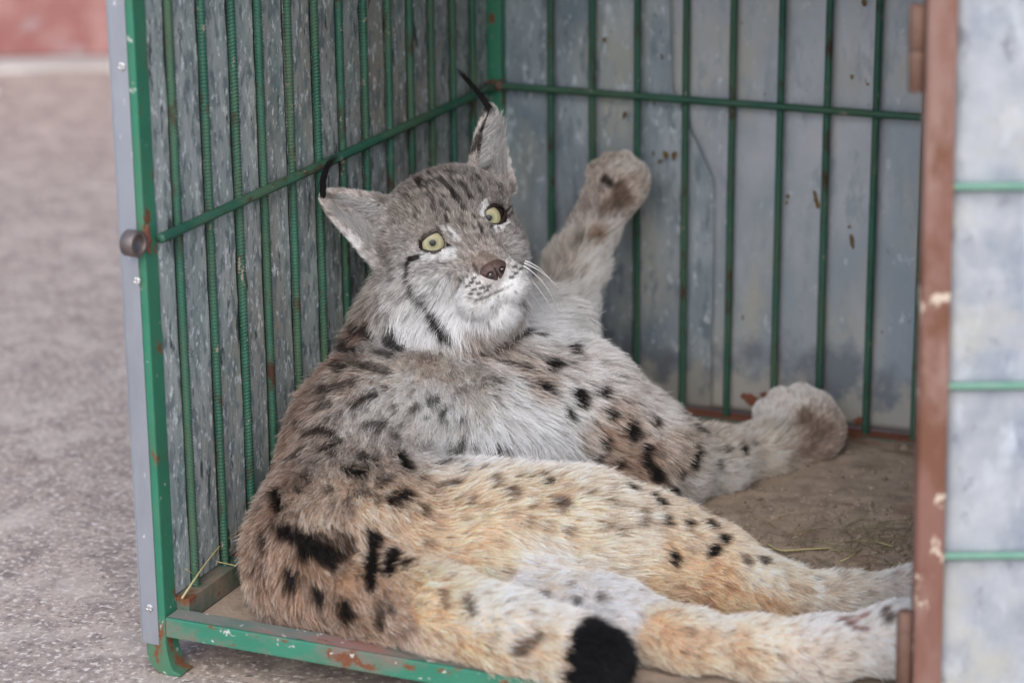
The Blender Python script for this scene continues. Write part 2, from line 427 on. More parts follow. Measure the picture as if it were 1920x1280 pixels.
smear('stain', 0.4389, 0.0027, 0.0065, 0.0053, 0.2, m_ruststain, 0.7602, 15)
smear('stain', 0.428, 0.4681, 0.0034, 0.0051, 0, m_stain, 0.7602, 16)
smear('stain', 0.4172, 0.3874, 0.0017, 0.0029, 0, m_stain, 0.7602, 17)
smear('stain', 0.435, 0.3811, 0.0023, 0.0014, 0, m_stain, 0.7602, 18)
# right-hand side of the cage
box('side_sheet', (0.7125, 0.049, -0.01), (0.7140, 0.745, TOP), m_sheet, cage, 0.0)
# trim strip screwed on the front of the corner post
trim = box('trim_strip', (-0.0238, -0.0016, -0.0290), (-0.0068, -0.0003, TOP), m_alu, cage, 0.0005)
box('trim_return', (-0.0250, -0.0016, -0.0290), (-0.0239, 0.7660, TOP), m_alu, cage, 0.0)
for (x, z) in ((-0.0128, 0.5055), (-0.0092, 0.3165), (-0.0150, 0.0070), (-0.014, 0.70)):
    bm = bmesh.new()
    bmesh.ops.create_uvsphere(bm, u_segments=14, v_segments=8, radius=0.0042)
    for v in bm.verts:
        y_ = -max(-v.co.y, 0) * 0.45
        slot = (abs(v.co.x) < 0.0007 or abs(v.co.z) < 0.0008) and math.hypot(v.co.x, v.co.z) < 0.0030
        v.co = Vector((x + v.co.x, -0.0017 + y_ + (0.0008 if slot else 0), z + v.co.z))
    me = bpy.data.meshes.new('screw'); bm.to_mesh(me); bm.free()
    link('screw', me, trim, m_screw)
# lock ring welded on the post
def ring_mesh(name, c, axis, ro, ri, ln, n=32):
    c, ax_ = Vector(c), Vector(axis).normalized()
    u = ax_.orthogonal().normalized(); w = ax_.cross(u)
    prof = [(ri, -ln / 2), (ri, ln / 2 - 0.0006), (ri + 0.0006, ln / 2), (ro - 0.0008, ln / 2), (ro, ln / 2 - 0.0008), (ro, -ln / 2 + 0.0008), (ro - 0.0008, -ln / 2)]
    vs, fs = [], []
    for i in range(n):
        t = 2 * math.pi * i / n
        d = u * math.cos(t) + w * math.sin(t)
        for (r_, h_) in prof:
            vs.append(c + d * r_ + ax_ * h_)
    m_ = len(prof)
    for i in range(n):
        for j in range(m_):
            fs.append((i * m_ + j, i * m_ + (j + 1) % m_, ((i + 1) % n) * m_ + (j + 1) % m_, ((i + 1) % n) * m_ + j))
    me_ = mesh(name, vs, fs, True)
    return me_
link('lock_ring', ring_mesh('lock_ring', (-0.0035, -0.0128, 0.3535), (1, -0.12, 0), 0.0118, 0.0080, 0.0135), cage, m_iron)
bm = bmesh.new(); bmesh.ops.create_icosphere(bm, subdivisions=3, radius=1)
for v in bm.verts:
    k = 1 + 0.25 * math.sin(7 * v.co.z + 3 * v.co.y) * random.uniform(0.4, 1)
    v.co = Vector((0.0002 + v.co.x * 0.0030 * k, 0.0035 + v.co.y * 0.0055 * k, 0.3530 + v.co.z * 0.0125 * k))
me = bpy.data.meshes.new('weld'); bm.to_mesh(me); bm.free()
link('weld', me, cage, m_ruststain)
# flared foot under the post
prof = [(-0.020, -0.040), (-0.0195, -0.046), (-0.016, -0.052), (-0.010, -0.0565), (0.002, -0.058), (0.012, -0.0575), (0.0145, -0.0555), (0.006, -0.053), (0.0035, -0.047), (0.0010, -0.0375), (-0.0005, -0.0205), (-0.0195, -0.0205)]
vs = [(x, -0.0008, z) for x, z in prof] + [(x, 0.022, z) for x, z in prof]
n = len(prof)
fs = [tuple(range(n)), tuple(range(2 * n - 1, n - 1, -1))] + [(i + n, (i + 1) % n + n, (i + 1) % n, i) for i in range(n)]
me = mesh('foot', vs, fs)
bm = bmesh.new(); bm.from_mesh(me); bmesh.ops.recalc_face_normals(bm, faces=bm.faces)
bmesh.ops.bevel(bm, geom=[e for e in bm.edges], offset=0.0006, segments=1, affect='EDGES'); bm.to_mesh(me); bm.free()
link('foot', me, cage, m_green)
for (x, y) in ((0.701, 0.037), (0.701, 0.756), (-0.008, 0.757)):
    box('foot', (x - 0.011, y - 0.009, -0.058), (x + 0.011, y + 0.009, -0.046), m_green, cage, 0.001)

# ------------------------------------------------------------- opened door
door = empty('cage_door')
tag(door, 'rust framed sheet door swung open at the edge of the cage opening', 'door')
D0 = Vector((0.6818, 0.0, 0)); DU = Vector((0.918, 0.396, 0)); DN = Vector((0.396, -0.918, 0)); TILT = -0.0187
def dp(u, n, z):
    p = D0 + DU * u + DN * n
    return (p.x + TILT * (z - 0.5) , p.y, z)
def dbox(name, u0, u1, n0, n1, z0, z1, mat, bevel=0.0012, cuts=1):
    bm = bmesh.new(); bmesh.ops.create_cube(bm, size=1)
    for v in bm.verts:
        v.co = Vector((u0 + (v.co.x + 0.5) * (u1 - u0), n0 + (v.co.y + 0.5) * (n1 - n0), z0 + (v.co.z + 0.5) * (z1 - z0)))
    if bevel:
        bmesh.ops.bevel(bm, geom=list(bm.edges), offset=bevel, segments=2, affect='EDGES')
    for v in bm.verts:
        v.co = Vector(dp(*v.co))
    bmesh.ops.recalc_face_normals(bm, faces=bm.faces)
    me_ = bpy.data.meshes.new(name); bm.to_mesh(me_); bm.free()
    return link(name, me_, door, mat)
dbox('frame_post', 0.0, 0.0215, -0.004, 0.018, -0.035, TOP - 0.02, m_rust, 0.0016)
dbox('frame_post', 0.60, 0.6215, -0.004, 0.018, -0.035, TOP - 0.02, m_rust, 0.0016)
dbox('frame_rail', 0.0218, 0.5997, -0.003, 0.017, -0.034, -0.014, m_rust, 0.0016)
dbox('frame_rail', 0.0218, 0.5997, -0.003, 0.017, TOP - 0.042, TOP - 0.0215, m_rust, 0.0016)
vs, fs = [], []
nu, nv = 60, 90
for k in range(nv + 1):
    for j in range(nu + 1):
        vs.append(dp(0.0218 + 0.578 * j / nu, 0.0, -0.0135 + (TOP - 0.029) * k / nv))
vs = np.array(vs)
dis = (vnoise(vs, 11, 21) - 0.5) * 0.0035
vs += dis[:, None] * np.array([0.396, -0.918, 0])
fs = [(k * (nu + 1) + j, k * (nu + 1) + j + 1, (k + 1) * (nu + 1) + j + 1, (k + 1) * (nu + 1) + j) for k in range(nv) for j in range(nu)]
o = link('door_sheet', mesh('door_sheet', vs, fs, True), door, m_doorsheet)
md = o.modifiers.new('thick', 'SOLIDIFY'); md.thickness = 0.001; md.offset = -1
db = rebar_mesh('cross_bar', 0.578, 0.0031)
for z in (0.1655, 0.3050, 0.4615, 0.62, 0.74):
    o = link('cross_bar', db, door, m_doorbar)
    o.location = dp(0.0217, 0.0072, z)
    o.rotation_euler = (0, math.radians(90), math.atan2(0.396, 0.918))
for (z0, z1, zm) in ((0.5335, 0.5985, 0.565), (0.0560, 0.1180, 0.0560)):
    for (a0, a1, rr) in ((z0, zm - 0.0006, 0.0062), (zm, z1, 0.0066)):
        if a1 - a0 > 0.004:
            link('hinge_barrel', tube_mesh('hinge_barrel', [dp(-0.0058, 0.004, a0), dp(-0.0058, 0.004, a0 + 0.0008), dp(-0.0058, 0.004, a1 - 0.0008), dp(-0.0058, 0.004, a1)], [rr * 0.86, rr, rr, rr * 0.86], 18), door, m_rust_dark)

# ------------------------------------------------- soil, clods, hay, straw
nx, ny = 150, 160
xs = np.linspace(0.0135, 0.688, nx); ys = np.linspace(0.0225, 0.7380, ny)
X, Y = np.meshgrid(xs, ys, indexing='ij')
P2 = np.stack([X.ravel(), Y.ravel(), np.zeros(nx * ny)], 1)
def soil_h(p):
    p = p * np.array([1, 1, 0])
    deep = np.clip((p[:, 1] - 0.16) / 0.15, 0, 1) * np.clip(0.25 + (p[:, 0] - 0.05) / 0.3, 0.2, 1)
    edge = np.clip((0.738 - p[:, 1]) / 0.05, 0.15, 1)
    h = 0.0065 * deep * edge * (0.5 + vnoise(p, 14, 2)) + 0.0045 * deep * (vnoise(p, 60, 3) - 0.4) + 0.0028 * deep * (vnoise(p, 170, 4) - 0.5)
    lump = np.exp(-(((p[:, 0] - 0.50) / 0.09) ** 2 + ((p[:, 1] - 0.40) / 0.05) ** 2))
    return -0.0118 + np.maximum(h, -0.0002) + lump * 0.006 * vnoise(p, 50, 6)
P2[:, 2] = soil_h(P2)
fs = [(i * ny + j, (i + 1) * ny + j, (i + 1) * ny + j + 1, i * ny + j + 1) for i in range(nx - 1) for j in range(ny - 1)]
so = link('soil', mesh('soil', P2, fs, True), None, m_soil)
tag(so, 'thin layer of trodden brown soil on the cage floor', None, None, 'stuff')
# clods
bm = bmesh.new()
for i in range(2600):
    for _ in range(20):
        x = rng.uniform(0.03, 0.68); y = rng.uniform(0.10, 0.735)
        w = math.exp(-((x - 0.52) / 0.13) ** 2 - ((y - 0.43) / 0.10) ** 2) + 0.16
        if rng.random() < w:
            break
    r = 0.0009 + 0.0034 * rng.random() ** 4 + (0.004 * rng.random() if (rng.random() < 0.03) else 0)
    z = soil_h(np.array([[x, y, 0.0]]))[0]
    ret = bmesh.ops.create_icosphere(bm, subdivisions=1, radius=r)
    k3 = Vector((rng.uniform(0.7, 1.4), rng.uniform(0.7, 1.4), rng.uniform(0.5, 0.9)))
    for v in ret['verts']:
        v.co = Vector((v.co.x * k3.x, v.co.y * k3.y, v.co.z * k3.z)) * rng.uniform(0.75, 1.25) + Vector((x, y, z + r * 0.25))
me = bpy.data.meshes.new('soil_clods'); bm.to_mesh(me); bm.free()
tag(link('soil_clods', me, None, m_clod), 'loose crumbs and clods of soil on the cage floor', None, None, 'stuff')
# trampled hay
vs, fs = [], []
def blade(p0, p1, lift, w):
    p0, p1 = Vector(p0), Vector(p1)
    d = (p1 - p0).normalized(); s_ = d.cross(Vector((0, 0, 1))).normalized() * w
    n_ = 6; b0 = len(vs)
    for i in range(n_ + 1):
        t = i / n_
        c = p0.lerp(p1, t) + Vector((0, 0, lift * 4 * t * (1 - t))) + s_ * 3 * math.sin(t * 3 + lift * 900)
        ww = 1 - 0.6 * abs(2 * t - 1) ** 3
        vs.extend([c - s_ * ww, c + s_ * ww, c + Vector((0, 0, w * 1.2))])
    for i in range(n_):
        q = b0 + i * 3
        for j in range(3):
            j2 = (j + 1) % 3
            fs.append((q + j, q + j2, q + 3 + j2, q + 3 + j))
for i in range(190):
    x = rng.normal(0.55, 0.06); y = rng.normal(0.415, 0.035)
    if not (0.40 < x < 0.68 and 0.33 < y < 0.7):
        continue
    a_ = rng.normal(0.45, 1.0); L = rng.uniform(0.012, 0.055)
    z = soil_h(np.array([[x, y, 0.0]]))[0] + 0.0012
    blade((x, y, z + rng.uniform(0, 0.002)), (x + L * math.cos(a_), y + L * math.sin(a_), z + rng.uniform(0, 0.003)), rng.uniform(0, 0.003), rng.uniform(0.0002, 0.0006))
tag(link('trampled_hay', mesh('trampled_hay', vs, fs), None, m_grass), 'trampled greenish hay strewn over the soil', None, None, 'stuff')
def straw(pts, r, label):
    pts = [Vector(p) for p in pts]
    fine = []
    for i in range(len(pts) - 1):
        p0 = pts[max(i - 1, 0)]; p1 = pts[i]; p2 = pts[i + 1]; p3 = pts[min(i + 2, len(pts) - 1)]
        for k in range(6):
            t = k / 6
            fine.append(0.5 * ((2 * p1) + (p2 - p0) * t + (2 * p0 - 5 * p1 + 4 * p2 - p3) * t * t + (3 * p1 - p0 - 3 * p2 + p3) * t ** 3))
    fine.append(pts[-1])
    o_ = link('straw_stalk', tube_mesh('straw_stalk', fine, [r * (1 - 0.4 * i / len(fine)) for i in range(len(fine))], 6), None, m_straw)
    tag(o_, label, 'straw', 'stalks of straw in the cage')
straw(((0.0083,0.0174,0.0125),(0.0105,0.0378,0.0239),(0.006,0.0706,0.0293),(0.002,0.0999,0.0323)), 0.0011, 'long yellow straw leaning from the side rail up to the bars')
straw(((-0.0193,0.0952,0.013),(-0.0087,0.1001,0.0155),(0.0038,0.1033,0.014),(0.0155,0.1049,0.0125)), 0.0008, 'curved pale straw lying along the top of the side rail')
straw(((-0.004,0.0293,0.0286),(-0.004,0.0406,0.0264),(-0.003,0.0487,0.0277)), 0.0008, 'short straw bent between corner post and first bar')
straw(((0.0065,0.0294,0.0365),(0.0065,0.0384,0.0299),(-0.0018,0.0668,0.0125)), 0.0006, 'thin straw hooked round the foot of the first bar')
straw(((-0.0099,0.109,0.0125),(0.002,0.0942,0.0252),(-0.002,0.1055,0.0269)), 0.0006, 'thin straw standing beside the second bar')
straw(((0.003,0.1156,0.0218),(0.002,0.1236,0.0225),(-0.002,0.1347,0.0205)), 0.0006, 'tiny straw wedged behind the second bar')
straw(((-0.003,0.1249,0.0305),(-0.003,0.1456,0.03),(-0.003,0.1636,0.0318)), 0.0007, 'straw caught against the boards beside the lynx')
straw(((0.4539,0.3766,-0.001),(0.4719,0.3619,0.001),(0.4926,0.3732,0.001),(0.5155,0.3897,0)), 0.0013, 'long pale straw lying on the soil behind the hind legs')
straw(((0.5316,0.3577,0),(0.538,0.3626,0.003),(0.5409,0.3808,0.001)), 0.001, 'short yellowish straw across the trampled hay')
straw(((0.5476,0.4237,0),(0.559,0.4111,0.003),(0.5695,0.4117,0.001)), 0.0008, 'short green straw near the door post')

# -------------------------------------------------------------------- lynx
PRIMS = [
('e',(0.1418,0.1323,0.0428),(0.098,0.08,0.1),((0.9194,0.3932,-0.0085),(-0.1077,0.2723,0.9562),(0.3783,-0.8782,0.2927)),None,0.03,(0.3436,-0.8135,-0.4691),0.024,0.42),
('e',(0.1044,0.0963,0.0346),(0.055,0.062,0.07),((0.9194,0.3932,-0.0085),(-0.1077,0.2723,0.9562),(0.3783,-0.8782,0.2927)),None,0.03,(0.3131,-0.7448,-0.5893),0.024,0.45),
('e',(0.1969,0.0962,0.0172),(0.085,0.05,0.06),((0.9194,0.3932,-0.0085),(-0.1077,0.2723,0.9562),(0.3783,-0.8782,0.2927)),None,0.03,(0.8108,-0.2121,-0.5455),0.022,0.4),
('c',(0.1205,0.1825,0.0672),(0.1142,0.2353,0.0972),0.088,0.087,0.035,(0.1036,-0.8648,-0.4913),0.02,0.4),
('c',(0.1142,0.2353,0.0972),(0.1207,0.2994,0.1103),0.087,0.088,0.035,(-0.0994,-0.9748,-0.1995),0.02,0.4),
('e',(0.1727,0.2961,0.1014),(0.09,0.07,0.085),((0.9194,0.3932,-0.0085),(-0.1077,0.2723,0.9562),(0.3783,-0.8782,0.2927)),None,0.04,(0.4611,-0.0954,-0.8822),0.034,0.45),
('e',(0.221,0.3424,0.0927),(0.046,0.045,0.05),((0.9194,0.3932,-0.0085),(-0.1077,0.2723,0.9562),(0.3783,-0.8782,0.2927)),None,0.03,(0.8949,0.4278,0.1268),0.04,0.5),
('c',(0.104,0.3518,0.1182),(0.1205,0.3874,0.1355),0.076,0.074,0.035,(-0.3848,-0.8308,-0.4022),0.02,0.38),
('e',(0.1593,0.3862,0.1331),(0.082,0.052,0.07),((0.9194,0.3932,-0.0085),(-0.1077,0.2723,0.9562),(0.3783,-0.8782,0.2927)),None,0.03,(0.8367,0.1891,-0.5139),0.024,0.35),
('c',(0.0681,0.3326,0.1411),(0.0827,0.3411,0.1821),0.044,0.042,0.03,(-0.3288,-0.1932,-0.9244),0.026,0.45),
('c',(0.1038,0.3632,0.1699),(0.1154,0.3582,0.2252),0.066,0.063,0.03,(-0.2041,0.0887,-0.9749),0.022,0.4),
('e',(0.174,0.4557,0.1515),(0.055,0.05,0.05),((0.9194,0.3932,-0.0085),(-0.1077,0.2723,0.9562),(0.3783,-0.8782,0.2927)),None,0.03,(0.4236,-0.1169,-0.8983),0.028,0.45),
('c',(0.1799,0.1333,0.048),(0.2578,0.1522,0.0552),0.074,0.062,0.03,(0.9679,0.2347,0.0898),0.022,0.38),
('c',(0.2578,0.1522,0.0552),(0.3314,0.1791,0.0578),0.062,0.056,0.03,(0.9388,0.3428,0.033),0.022,0.38),
('c',(0.3314,0.1791,0.0578),(0.3878,0.2098,0.0428),0.056,0.047,0.03,(0.8554,0.4652,-0.2278),0.022,0.38),
('c',(0.3878,0.2098,0.0428),(0.4453,0.2238,0.0278),0.048,0.037,0.025,(0.9415,0.2303,-0.246),0.014,0.35),
('c',(0.4453,0.2238,0.0278),(0.501,0.2263,0.0144),0.037,0.024,0.025,(0.9716,0.0433,-0.2325),0.014,0.35),
('c',(0.501,0.2263,0.0144),(0.5653,0.2474,0.0116),0.024,0.0145,0.025,(0.9495,0.3112,-0.0414),0.014,0.35),
('c',(0.5653,0.2474,0.0116),(0.626,0.2807,0.0161),0.0145,0.0155,0.025,(0.8747,0.4804,0.0641),0.014,0.35),
('c',(0.626,0.2807,0.0161),(0.659,0.3071,0.0184),0.0155,0.02,0.02,(0.7801,0.6233,0.0548),0.012,0.35),
('c',(0.659,0.3071,0.0184),(0.6709,0.3168,0.0323),0.02,0.02,0.02,(0.574,0.4706,0.6701),0.012,0.35),
('e',(0.3566,0.182,0.0169),(0.055,0.038,0.05),((0.9194,0.3932,-0.0085),(-0.1077,0.2723,0.9562),(0.3783,-0.8782,0.2927)),None,0.03,(0.9181,0.3155,-0.2401),0.022,0.4),
('c',(0.2971,0.1341,0.0183),(0.3957,0.1072,0.0152),0.05,0.034,0.01,(0.9643,-0.263,-0.0303),0.016,0.35),
('c',(0.3957,0.1072,0.0152),(0.4702,0.094,0.016),0.034,0.021,0.01,(0.9847,-0.1739,0.0112),0.016,0.35),
('c',(0.4702,0.094,0.016),(0.5306,0.1023,0.0142),0.021,0.0225,0.02,(0.9902,0.1364,-0.0307),0.013,0.35),
('c',(0.5306,0.1023,0.0142),(0.5828,0.1195,0.0153),0.0225,0.0225,0.02,(0.9497,0.3124,0.021),0.013,0.35),
('c',(0.5828,0.1195,0.0153),(0.642,0.1429,0.0261),0.0225,0.024,0.02,(0.9171,0.3623,0.166),0.013,0.35),
('c',(0.642,0.1429,0.0261),(0.6914,0.1677,0.0365),0.024,0.028,0.02,(0.8781,0.4405,0.1867),0.013,0.35),
('c',(0.6914,0.1677,0.0365),(0.7156,0.1812,0.046),0.028,0.024,0.02,(0.8261,0.463,0.3212),0.013,0.35),
('c',(0.1868,0.0516,0.033),(0.2633,0.0338,0.0343),0.04,0.034,0.007,(0.9738,-0.2266,0.0165),0.02,0.4),
('c',(0.2633,0.0338,0.0343),(0.3325,0.0268,0.0267),0.034,0.031,0.007,(0.9891,-0.0992,-0.109),0.02,0.4),
('c',(0.3325,0.0268,0.0267),(0.3816,0.0284,0.0192),0.031,0.029,0.007,(0.9881,0.0321,-0.1502),0.02,0.4),
('c',(0.3816,0.0284,0.0192),(0.4132,0.0295,0.0157),0.029,0.024,0.007,(0.9932,0.0323,-0.1119),0.02,0.4),
('c',(0.1817,0.3682,0.1355),(0.2445,0.397,0.1063),0.062,0.058,0.03,(0.8379,0.3831,-0.3889),0.02,0.36),
('c',(0.2445,0.397,0.1063),(0.2971,0.4324,0.0592),0.058,0.047,0.03,(0.6654,0.4482,-0.597),0.02,0.36),
('c',(0.2971,0.4324,0.0592),(0.3181,0.4622,0.036),0.047,0.04,0.03,(0.486,0.6897,-0.5368),0.02,0.36),
('c',(0.3181,0.4622,0.036),(0.3481,0.5266,0.0197),0.038,0.03,0.02,(0.4116,0.8833,-0.2243),0.016,0.36),
('c',(0.3481,0.5266,0.0197),(0.3775,0.5987,0.0103),0.03,0.026,0.02,(0.3746,0.9195,-0.1192),0.016,0.36),
('c',(0.3775,0.5987,0.0103),(0.3993,0.643,0.0125),0.026,0.029,0.02,(0.4409,0.8964,0.0452),0.016,0.36),
('c',(0.3993,0.643,0.0125),(0.4136,0.6579,0.0217),0.029,0.029,0.016,(0.6329,0.6596,0.4055),0.01,0.4),
('c',(0.4136,0.6579,0.0217),(0.4032,0.668,0.0312),0.029,0.025,0.016,(-0.6027,0.581,0.547),0.01,0.4),
('c',(0.4032,0.668,0.0312),(0.3767,0.6664,0.0265),0.025,0.018,0.016,(-0.9831,-0.0577,-0.1737),0.01,0.4),
('e',(0.3616,0.6624,0.0338),(0.0125,0.0131,0.0138),((0.9194,0.3932,-0.0085),(-0.1077,0.2723,0.9562),(0.3783,-0.8782,0.2927)),None,0.004,(-0.6713,-0.0425,0.74),0.006,0.4),
('e',(0.3754,0.6714,0.0431),(0.015,0.0158,0.0165),((0.9194,0.3932,-0.0085),(-0.1077,0.2723,0.9562),(0.3783,-0.8782,0.2927)),None,0.004,(-0.6713,-0.0425,0.74),0.006,0.4),
('e',(0.3942,0.6804,0.0457),(0.0155,0.0163,0.0171),((0.9194,0.3932,-0.0085),(-0.1077,0.2723,0.9562),(0.3783,-0.8782,0.2927)),None,0.004,(-0.6713,-0.0425,0.74),0.006,0.4),
('e',(0.4133,0.6856,0.0367),(0.0145,0.0152,0.016),((0.9194,0.3932,-0.0085),(-0.1077,0.2723,0.9562),(0.3783,-0.8782,0.2927)),None,0.004,(-0.6713,-0.0425,0.74),0.006,0.4),
('c',(0.1698,0.4443,0.1399),(0.1757,0.5243,0.1672),0.055,0.029,0.025,(0.0701,0.9441,0.3221),0.02,0.38),
('c',(0.1757,0.5243,0.1672),(0.172,0.5789,0.1993),0.029,0.024,0.025,(-0.0584,0.8609,0.5054),0.02,0.38),
('c',(0.172,0.5789,0.1993),(0.1726,0.6287,0.2284),0.024,0.0205,0.025,(0.0103,0.8634,0.5045),0.02,0.38),
('c',(0.1726,0.6287,0.2284),(0.1757,0.6607,0.2521),0.0205,0.021,0.018,(0.0756,0.801,0.5938),0.01,0.4),
('c',(0.1757,0.6607,0.2521),(0.1828,0.6743,0.2664),0.021,0.0235,0.018,(0.3432,0.6469,0.6811),0.01,0.4),
('c',(0.1828,0.6743,0.2664),(0.1897,0.679,0.2718),0.0235,0.0225,0.018,(0.6856,0.4783,0.5489),0.01,0.4),
('e',(0.1603,0.6744,0.2787),(0.0115,0.0127,0.0127),((0.9194,0.3932,-0.0085),(-0.1077,0.2723,0.9562),(0.3783,-0.8782,0.2927)),None,0.004,(0.0056,0.0085,0.9999),0.006,0.4),
('e',(0.1712,0.6816,0.2864),(0.0125,0.0138,0.0138),((0.9194,0.3932,-0.0085),(-0.1077,0.2723,0.9562),(0.3783,-0.8782,0.2927)),None,0.004,(0.0056,0.0085,0.9999),0.006,0.4),
('e',(0.185,0.6881,0.2879),(0.0125,0.0138,0.0138),((0.9194,0.3932,-0.0085),(-0.1077,0.2723,0.9562),(0.3783,-0.8782,0.2927)),None,0.004,(0.0056,0.0085,0.9999),0.006,0.4),
('e',(0.1978,0.6904,0.2784),(0.0115,0.0127,0.0127),((0.9194,0.3932,-0.0085),(-0.1077,0.2723,0.9562),(0.3783,-0.8782,0.2927)),None,0.004,(0.0056,0.0085,0.9999),0.006,0.4),
('e',(0.1245,0.3476,0.293),(0.068,0.055,0.066),((0.6538,0.6951,0.2989),(-0.4847,0.0815,0.8709),(0.581,-0.7142,0.3902)),None,0.02,(-0.7365,0.6753,0.0405),0.013,0.3),
('e',(0.1402,0.3252,0.3108),(0.05,0.04,0.04),((0.6538,0.6951,0.2989),(-0.4847,0.0815,0.8709),(0.581,-0.7142,0.3902)),None,0.02,(-0.7364,0.4937,0.4626),0.009,0.3),
('e',(0.1271,0.2914,0.3043),(0.024,0.016,0.02),((0.6538,0.6951,0.2989),(-0.4847,0.0815,0.8709),(0.581,-0.7142,0.3902)),None,0.012,(-0.8833,0.2159,0.4161),0.007,0.3),
('e',(0.1365,0.2965,0.2586),(0.032,0.032,0.04),((0.6538,0.6951,0.2989),(-0.4847,0.0815,0.8709),(0.581,-0.7142,0.3902)),None,0.02,(-0.6626,-0.1473,-0.7343),0.012,0.3),
('e',(0.1189,0.299,0.2176),(0.034,0.038,0.04),((0.6538,0.6951,0.2989),(-0.4847,0.0815,0.8709),(0.581,-0.7142,0.3902)),None,0.022,(-0.2104,-0.3346,-0.9186),0.026,0.4),
('e',(0.1949,0.2737,0.249),(0.0205,0.018,0.021),((0.6538,0.6951,0.2989),(-0.4847,0.0815,0.8709),(0.581,-0.7142,0.3902)),None,0.008,(-0.6466,-0.3126,-0.6958),0.006,0.25),
('c',(0.1682,0.2923,0.2858),(0.1974,0.2735,0.2693),0.014,0.011,0.012,(-0.7557,0.6203,0.2104),0.006,0.25),
('e',(0.1715,0.3387,0.3246),(0.024,0.016,0.02),((0.6538,0.6951,0.2989),(-0.4847,0.0815,0.8709),(0.581,-0.7142,0.3902)),None,0.012,(-0.487,0.6372,0.5973),0.007,0.3),
('e',(0.181,0.3437,0.2789),(0.028,0.032,0.04),((0.6538,0.6951,0.2989),(-0.4847,0.0815,0.8709),(0.581,-0.7142,0.3902)),None,0.02,(0.3248,0.9025,-0.283),0.012,0.3),
('e',(0.1739,0.3574,0.2427),(0.026,0.032,0.034),((0.6538,0.6951,0.2989),(-0.4847,0.0815,0.8709),(0.581,-0.7142,0.3902)),None,0.022,(0.6325,0.5617,-0.5333),0.026,0.4),
('e',(0.2165,0.2966,0.2589),(0.0205,0.018,0.021),((0.6538,0.6951,0.2989),(-0.4847,0.0815,0.8709),(0.581,-0.7142,0.3902)),None,0.008,(0.4622,0.8664,-0.189),0.006,0.25),
('c',(0.1839,0.309,0.293),(0.2117,0.2887,0.2759),0.014,0.011,0.012,(-0.7557,0.6203,0.2104),0.006,0.25),
('c',(0.159,0.3073,0.3114),(0.1985,0.2833,0.2805),0.019,0.013,0.012,(-0.7364,0.4937,0.4626),0.005,0.22),
('c',(0.1985,0.2833,0.2805),(0.2099,0.2756,0.2738),0.0125,0.0095,0.008,(-0.7364,0.4937,0.4626),0.004,0.2),
('e',(0.2052,0.2938,0.2282),(0.02,0.014,0.02),((0.6538,0.6951,0.2989),(-0.4847,0.0815,0.8709),(0.581,-0.7142,0.3902)),None,0.01,(0.2498,0.1745,-0.9524),0.012,0.35),
('e',(0.1726,0.3159,0.2148),(0.042,0.028,0.04),((0.6538,0.6951,0.2989),(-0.4847,0.0815,0.8709),(0.581,-0.7142,0.3902)),None,0.022,(0.4245,-0.01,-0.9054),0.026,0.4),
('r',(0.0708,0.3213,0.2943),(0.031,0.066,0.5,0.0035),((0.3738,0.3887,0.8421),(-0.7818,-0.3565,0.5116),(0.4991,-0.8496,0.1706)),None,0.006,(-0.7818,-0.3565,0.5116),0.007,0.3),
('r',(0.1423,0.4051,0.3412),(0.026,0.0655,0.5,0.0035),((0.3983,0.8198,-0.4115),(-0.0303,0.4601,0.8873),(0.9168,-0.3409,0.2081)),None,0.006,(-0.0303,0.4601,0.8873),0.007,0.3)]
SOCKETS = [((0.1412,0.2875,0.2942),0.0159),((0.1811,0.3299,0.3124),0.0159)]
